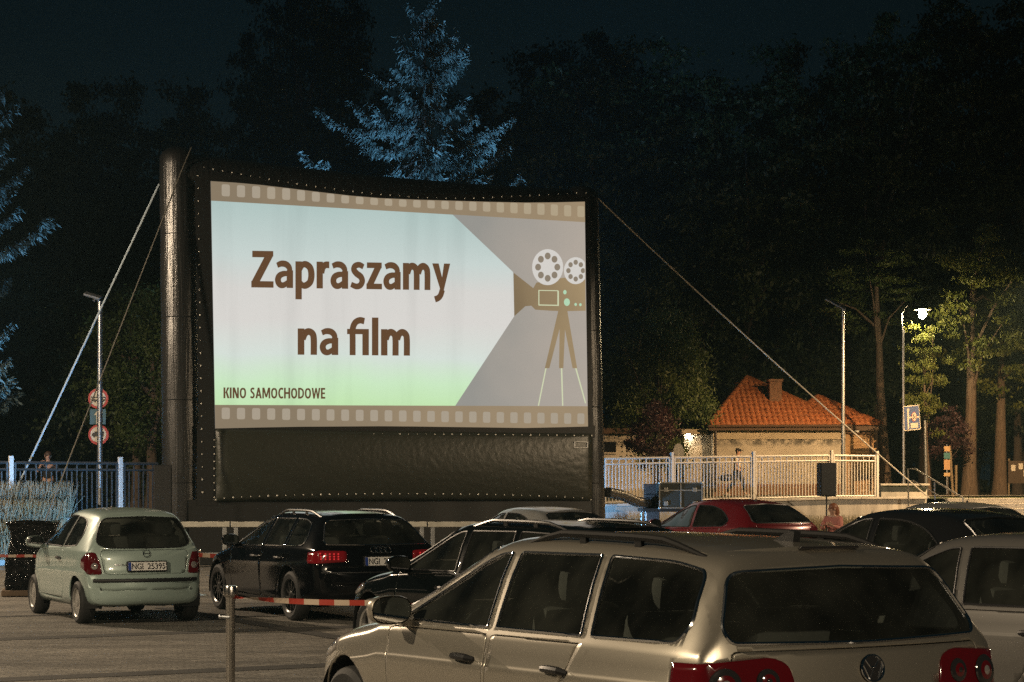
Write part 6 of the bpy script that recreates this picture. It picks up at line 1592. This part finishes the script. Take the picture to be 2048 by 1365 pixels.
wp = at(1474, 977, 74.0); zt = terr(wp.x, 74.0)
person((wp.x, wp.y, zt+0.03), R(70), 'man in a white shirt and dark cap walking behind the right fence', WALK, pm('white_shirt', (0.68, 0.62, 0.54), 0.8, var=0.1, vs=12), pm('dark_trousers', (0.02, 0.02, 0.024), 0.85), None, cap=pm('dark_cap', (0.015, 0.013, 0.013), 0.8))
# holdall he carries
t = empty('holdall_bag', (wp.x-0.42, wp.y-0.1, zt+0.72), R(8), 'dark holdall carried behind the walking man', 'bag')
m = MB(); m.ball((0, 0, 0), 0.30, 0.13, 0.13, 14, 8); m.build('bag_body', M_BLACKPL, t, True); MB().tube([(-0.15, 0, 0.10), (0.05, 0, 0.26), (0.20, 0, 0.10)], 0.014, 6).build('bag_strap', M_BLACKPL, t)
RUN = dict(WALK); RUN.update(elL=(0.30, -0.02, 1.22), wrL=(0.16, -0.24, 1.36), elR=(-0.30, -0.04, 1.20), wrR=(-0.20, -0.20, 1.42))
dp = at(96, 977, 54.0)
person((dp.x, dp.y, terr(dp.x)+0.02), R(20), 'person in dark clothes raising both hands behind the left fence', RUN, pm('dark_top', (0.012, 0.012, 0.014), 0.85), pm('dark_trousers', (0.02, 0.02, 0.024)), (pm('brown_hair', (0.06, 0.03, 0.015), 0.6), 0.08), sleeves=0.8, height=0.97)
SITC = dict(hip=(0, 0.05, 0.62), waist=(0, 0.03, 0.78), chest=(0, -0.02, 0.98), neck=(0, -0.02, 1.12), head0=(0, -0.03, 1.18), head=(0.0, -0.05, 1.27), crown=(0, -0.03, 1.36),
    shL=(0.17, -0.01, 1.04), elL=(0.22, -0.10, 0.82), wrL=(0.10, -0.28, 0.90), shR=(-0.17, -0.01, 1.04), elR=(-0.24, -0.08, 0.82), wrR=(-0.12, -0.27, 0.88),
    thL=(0.09, 0.02, 0.56), knL=(0.10, -0.03, 0.32), anL=(0.10, 0.02, 0.07), toL=(0.10, -0.13, 0.04), thR=(-0.09, 0.04, 0.56), knR=(-0.09, 0.02, 0.32), anR=(-0.09, 0.07, 0.07), toR=(-0.09, -0.08, 0.04), face=(-0.5, -0.85, 0))
cp_ = at(1667, 977, 46.0)
person((cp_.x, cp_.y, 0.03), R(-35), 'child with long auburn hair and pink top below the loudspeaker', SITC, pm('pink_top', (0.42, 0.16, 0.13), 0.8), pm('child_jeans', (0.05, 0.06, 0.10), 0.85), (pm('auburn_hair', (0.20, 0.07, 0.03), 0.5), 0.22), sleeves=1.2, height=1.02)
# ---------------------------------------------------------------- trees
L_DARK = leaf_mat('leaf_dark', (0.030, 0.050, 0.016), (0.055, 0.075, 0.024)); L_GREEN = leaf_mat('leaf_green', (0.050, 0.085, 0.020), (0.095, 0.125, 0.030))
L_YELLOW = leaf_mat('leaf_bright', (0.095, 0.125, 0.022), (0.15, 0.16, 0.030)); L_PURPLE = leaf_mat('leaf_purple', (0.040, 0.018, 0.020), (0.070, 0.030, 0.032)); L_SPRUCE = leaf_mat('spruce_needles', (0.070, 0.105, 0.095), (0.13, 0.18, 0.17), 0.6, 0.1)
M_BARK = pm('bark', (0.12, 0.085, 0.06), 0.9, var=0.5, vs=6, bump=0.9, bs=9, stretch=(3, 3, 0.5)); M_BARK2 = pm('dark_bark', (0.06, 0.045, 0.035), 0.9, var=0.4, vs=6, bump=0.8, bs=9, stretch=(3, 3, 0.5))
def crown_mesh(name, rx, rz, clumps, per, leaf, seed, flat=0.55, cr=(0.5, 1.1), spread=0.75):
    """leaf-sized faces in many uneven clumps through the crown's volume; centre at z = 0"""
    g = np.random.default_rng(seed); V = []; 
    u = g.normal(size=(clumps, 3)); u /= np.linalg.norm(u, axis=1)[:, None]; r = g.uniform(0.25, 1.0, clumps)**0.5
    C = u*r[:, None]*np.array([rx, rx, rz])*(1+0.16*np.sin(5*u[:, :1]+3*u[:, 2:]+seed))
    R_ = g.uniform(*cr, clumps)
    P = np.repeat(C, per, 0) + g.normal(size=(clumps*per, 3))*np.repeat(R_, per)[:, None]*np.array([spread, spread, spread*flat])*0.6
    n = len(P); a = g.normal(size=(n, 3)); a /= np.linalg.norm(a, axis=1)[:, None]; b = g.normal(size=(n, 3)); b -= a*(a*b).sum(1)[:, None]; b /= np.linalg.norm(b, axis=1)[:, None]
    L = g.uniform(0.6, 1.25, n)[:, None]*leaf
    Q = np.stack([P-a*L, P+b*L*0.45, P+a*L, P-b*L*0.45], 1).reshape(-1, 3)
    return np_mesh(name, Q, np.arange(4*n).reshape(-1, 4)), C
def limbs(mb, base, top, C, n, r0, seed):
    rnd = random.Random(seed); pick = rnd.sample(range(len(C)), min(n, len(C)))
    for i in pick:
        c = Vector(C[i])+Vector(top); t0 = rnd.uniform(0.45, 0.95); s = Vector(base).lerp(Vector(top), t0); mid = s.lerp(c, 0.5)+Vector((rnd.uniform(-.2, .2), rnd.uniform(-.2, .2), 0.25))
        mb.tube([s, mid, c], [r0*0.42, r0*0.26, r0*0.08], 5)
CR = {}
def get_crown(kind, mat):
    if (kind, mat.name) in CR: return CR[(kind, mat.name)]
    spec = {'big1': (4.2, 6.2, 170, 110, 0.13, 1), 'big2': (3.6, 6.8, 160, 110, 0.13, 2), 'big3': (5.0, 5.2, 180, 110, 0.13, 3), 'mid': (2.4, 3.0, 110, 170, 0.075, 4), 'small': (1.0, 1.1, 60, 90, 0.06, 5), 'shrub': (0.85, 1.15, 60, 110, 0.055, 6), 'spray': (2.0, 2.6, 46, 150, 0.085, 7), 'spray2': (1.9, 2.4, 42, 150, 0.085, 8)}[kind]
    fl = 0.28 if kind.startswith('spray') else 0.55; cr = (0.45, 0.95) if kind.startswith(('big', 'mid', 'spray')) else (0.18, 0.38)
    if kind.startswith('spray'): cr = (0.40, 0.75)
    me, C = crown_mesh('crown', *spec, flat=fl, cr=cr); me.materials.append(mat); CR[(kind, mat.name)] = (me, C); return CR[(kind, mat.name)]
def tree(name, px, d, py_top, kind, mat, label, group=None, sx=1.0, sz=None, trunk_r=0.22, bark=None, lean=(0, 0), rz=0.0, py_base=None, crown_drop=0.0, base_z=None):
    x = (px-CX)/FPX*d; zb = terr(x, d) if base_z is None else base_z; zt = CAMH+(HZ-py_top)/FPX*d
    me, C = get_crown(kind, mat); half = max(v[2] for v in C); sz = sz or sx; cz = zt-zb-half*sz-0.3
    t = empty(name, (x, d, zb-0.05), rz, label, 'tree', group)
    cr = link('crown', me, t); cr.location = (lean[0], lean[1], cz-crown_drop); cr.scale = (sx, sx, sz)
    m = MB(); top = (lean[0]*0.9, lean[1]*0.9, cz+half*sz*0.25); rnd = random.Random(int(px*7+d))
    P = []; Rr = []
    for k in range(9):
        q = k/8; P.append((lean[0]*0.9*q+rnd.uniform(-.06, .06)*q, lean[1]*0.9*q, top[2]*q)); Rr.append(trunk_r*(1.25 if k == 0 else 1.0)*(1-0.72*q))
    m.tube(P, Rr, 10); limbs(m, (0, 0, 0), (top[0], top[1], cz), [tuple(np.array(c)*np.array([sx, sx, sz])) for c in C], 5 if kind.startswith('spray') else 14, trunk_r*(0.6 if kind.startswith('spray') else 1.0), int(px))
    m.build('trunk', bark or M_BARK2, t, True)
    return t
# unlit wood behind: two rows of crowns against the night sky
W1 = 'dark leafy tree of the unlit wood behind the screen'
WG = 'trees of the dark wood'
rnd = random.Random(21)
tops = [(-40, 190), (90, 175), (215, 190), (330, 172), (430, 185), (545, 60), (600, -120), (655, -60), (760, 200), (900, 190), (1010, 205), (1085, 150), (1165, 95), (1235, 45), (1320, 105), (1410, 165), (1490, 160), (1570, 118), (1660, 92), (1755, 45), (1850, 25), (1945, 0), (2040, -20), (2130, -30)]
for i, (px, py) in enumerate(tops):
    k = ['big1', 'big2', 'big3'][i % 3] if not 540 < px < 660 else 'big2'
    tree('leafy_tree', px, rnd.uniform(88, 97), py, k, L_DARK, W1, WG, sx=rnd.uniform(0.95, 1.15) if not 540 < px < 660 else 0.75, sz=rnd.uniform(1.15, 1.4), trunk_r=0.30, rz=rnd.uniform(0, 6.28))
for i in range(19):
    px = -60+i*122+rnd.uniform(-25, 25); far = rnd.uniform(99, 108)
    tree('leafy_tree', px, far, 300+rnd.uniform(-60, 80), ['big3', 'big1', 'big2'][i % 3], L_DARK, W1, WG, sx=1.25, sz=1.7, trunk_r=0.30, rz=rnd.uniform(0, 6.28), crown_drop=1.0)
# lower front row
lowl = [(60, 520, 70), (150, 600, 72), (255, 560, 64), (395, 640, 70), (1265, 480, 84), (1400, 430, 88), (1520, 470, 90), (1640, 440, 89), (2035, 470, 86)]
lbl = ['dim leafy tree at the far left behind the dark fence', 'dim leafy tree behind the person at the left fence', 'dim leafy tree above the two orange-lit trunks', 'dim leafy tree just behind the left screen column', 'dim leafy tree right behind the right screen column', 'dim leafy tree left above the tiled roof apex', 'dim leafy tree straight behind the chimney', 'dim leafy tree behind the panel lamp post', 'dim leafy tree at the right edge behind the notice board']
for (px, py, d), l in zip(lowl, lbl):
    tree('leafy_tree', px, d, py, ['big1', 'big3', 'big2'][px % 3], L_DARK, l, None, sx=0.72, sz=0.80, trunk_r=0.22, rz=px*0.1)
# trees near the house and lantern
tree('leafy_tree', 1318, 73, 610, 'mid', L_GREEN, 'green tree left of the tiled house, beside the screen', sx=0.80, sz=0.95, trunk_r=0.12)
t = tree('purple_shrub', 1308, 67, 790, 'shrub', L_PURPLE, 'round dark purple shrub in front of the house wing', sx=1.0, sz=0.95, trunk_r=0.07)
tree('slender_tree', 1772, 82.5, 470, 'spray', L_GREEN, 'slender tree with a pale leaning trunk right of the tiled house', sx=0.95, sz=0.8, trunk_r=0.26, bark=M_BARK, lean=(-0.5, 0), py_base=960)
tree('slender_tree', 1858, 77.2, 640, 'spray2', L_YELLOW, 'young tree with bright yellow-green leaves under the lantern', sx=0.52, sz=0.95, trunk_r=0.10, bark=M_BARK, lean=(-0.25, 0))
tree('slender_tree', 1938, 79, 440, 'spray', L_YELLOW, 'stout trunk tree with bright leaves right of the lantern', sx=0.9, sz=1.25, trunk_r=0.30, bark=M_BARK, lean=(-0.3, 0), rz=2.0)
tree('slender_tree', 2000, 80.5, 560, 'spray2', L_YELLOW, 'tree with bright layered leaves at the right edge', sx=1.0, sz=1.1, trunk_r=0.30, bark=M_BARK, lean=(0.2, 0), rz=1.0)
tree('purple_tree', 1895, 77.8, 800, 'small', L_PURPLE, 'small dark purple tree above the route plates', sx=0.95, sz=1.0, trunk_r=0.06)
# orange-lit trunks behind the left fence
tree('leafy_tree', 303, 60, 560, 'mid', L_GREEN, 'tree with an orange-lit trunk just left of the screen', sx=0.8, sz=0.8, trunk_r=0.20, bark=M_BARK, lean=(0.05, 0))
tree('leafy_tree', 272, 62, 570, 'mid', L_GREEN, 'tree with a dim trunk behind the orange-lit one', sx=0.8, sz=0.8, trunk_r=0.17, bark=M_BARK, lean=(0.15, 0), rz=1.5)

# blue spruces
def spruce_mesh(H, Rb, seed, z0=2.0):
    g = np.random.default_rng(seed); V = []; F = []; br = MB()
    z = z0
    while z < H-0.4:
        f = 1-(z-z0)/(H-z0); n = int(4+7*f+g.integers(0, 3)); L0 = min(Rb*f**0.85+0.2, 3.5)
        for k in range(n):
            a = g.uniform(0, 2*math.pi); L = L0*g.uniform(0.45, 1.2); dirx, diry = math.cos(a), math.sin(a); zz = z+g.uniform(-.25, .25)
            droop = g.uniform(0.12, 0.34)*L; P = []
            m = 10
            for i in range(m+1):
                t = i/m; P.append(np.array([dirx*L*t, diry*L*t, zz - droop*math.sin(t*2.2) + 0.34*L*max(0, t-0.55)**1.5*2.0]))
            br.tube([tuple(p) for p in P], [0.035*(1-0.85*i/m) for i in range(m+1)], 4, cap=False)
            side = np.array([-diry, dirx, 0])
            nt = int(46*L)
            for q in range(nt):
                t = g.uniform(0.12, 1.0)**0.8; i = min(m-1, int(t*m)); u = t*m-i; p = P[i]*(1-u)+P[i+1]*u
                w = (0.10+0.34*L*0.5*(1-abs(t-0.45)))*g.uniform(-1, 1)*0.55
                st = p + side*w + np.array([0, 0, -abs(w)*0.25+g.normal(0, .03)])
                ln = g.uniform(0.08, 0.26); dv = np.array([dirx*0.35+g.normal(0, .25), diry*0.35+g.normal(0, .25), -0.75*(1-max(0, t-0.7)*2.6)+g.normal(0, .2)]); dv /= np.linalg.norm(dv)
                for rep in range(3):
                    wv = g.normal(size=3); wv -= dv*wv.dot(dv); wv /= np.linalg.norm(wv); wd = g.uniform(0.014, 0.034); s0 = st+g.normal(0, .05, 3)
                    b = len(V); V += [s0, s0+dv*ln*0.45+wv*wd, s0+dv*ln, s0+dv*ln*0.45-wv*wd]; F.append((b, b+1, b+2, b+3))
        z += g.uniform(0.42, 0.62)
    return np_mesh('needles', np.array(V), np.array(F)), br
nd_, br_ = spruce_mesh(16.2, 7.4, 9, 3.0); nd_.materials.append(L_SPRUCE); brm = br_.mesh('boughs'); brm.materials.append(M_BARK2)
for px, d, rz, label, sc in ((848, 62.0, 0.4, 'tall blue-lit spruce standing behind the middle of the screen', (1.0, 1.0, 1.0)), (-195, 56.0, 2.2, 'blue-lit spruce cut off by the left edge', (1.0, 1.0, 1.1))):
    x = (px-CX)/FPX*d; t = empty('blue_spruce', (x, d, terr(x)), rz, label, 'tree'); t.scale = sc
    link('needles', nd_, t); link('bough', brm, t)
    MB().tube([(0, 0, -0.1), (0.03, 0, 6), (0, 0.02, 11), (0, 0, 15.6)], [0.28, 0.18, 0.08, 0.015], 10).build('trunk', M_BARK2, t, True)

# ---------------------------------------------------------------- thin haze added to lift the dark tones and give the lamps some glow
mz = bpy.data.materials.new('dark_lift_haze'); mz.use_nodes = True; nz_ = mz.node_tree.nodes; nz_.clear()
vo = nz_.new('ShaderNodeVolumePrincipled'); vo.inputs['Color'].default_value = (0.55, 0.92, 1.0, 1); vo.inputs['Density'].default_value = 0.00032; vo.inputs['Anisotropy'].default_value = 0.2
oo = nz_.new('ShaderNodeOutputMaterial'); mz.node_tree.links.new(vo.outputs[0], oo.inputs['Volume'])
m = MB(); m.box((0, 45, 17.5), (180, 150, 37)); hz_o = m.build('haze', mz); tag(hz_o, 'added thin haze over the whole car park that lifts the dark tones', 'haze', kind='stuff')
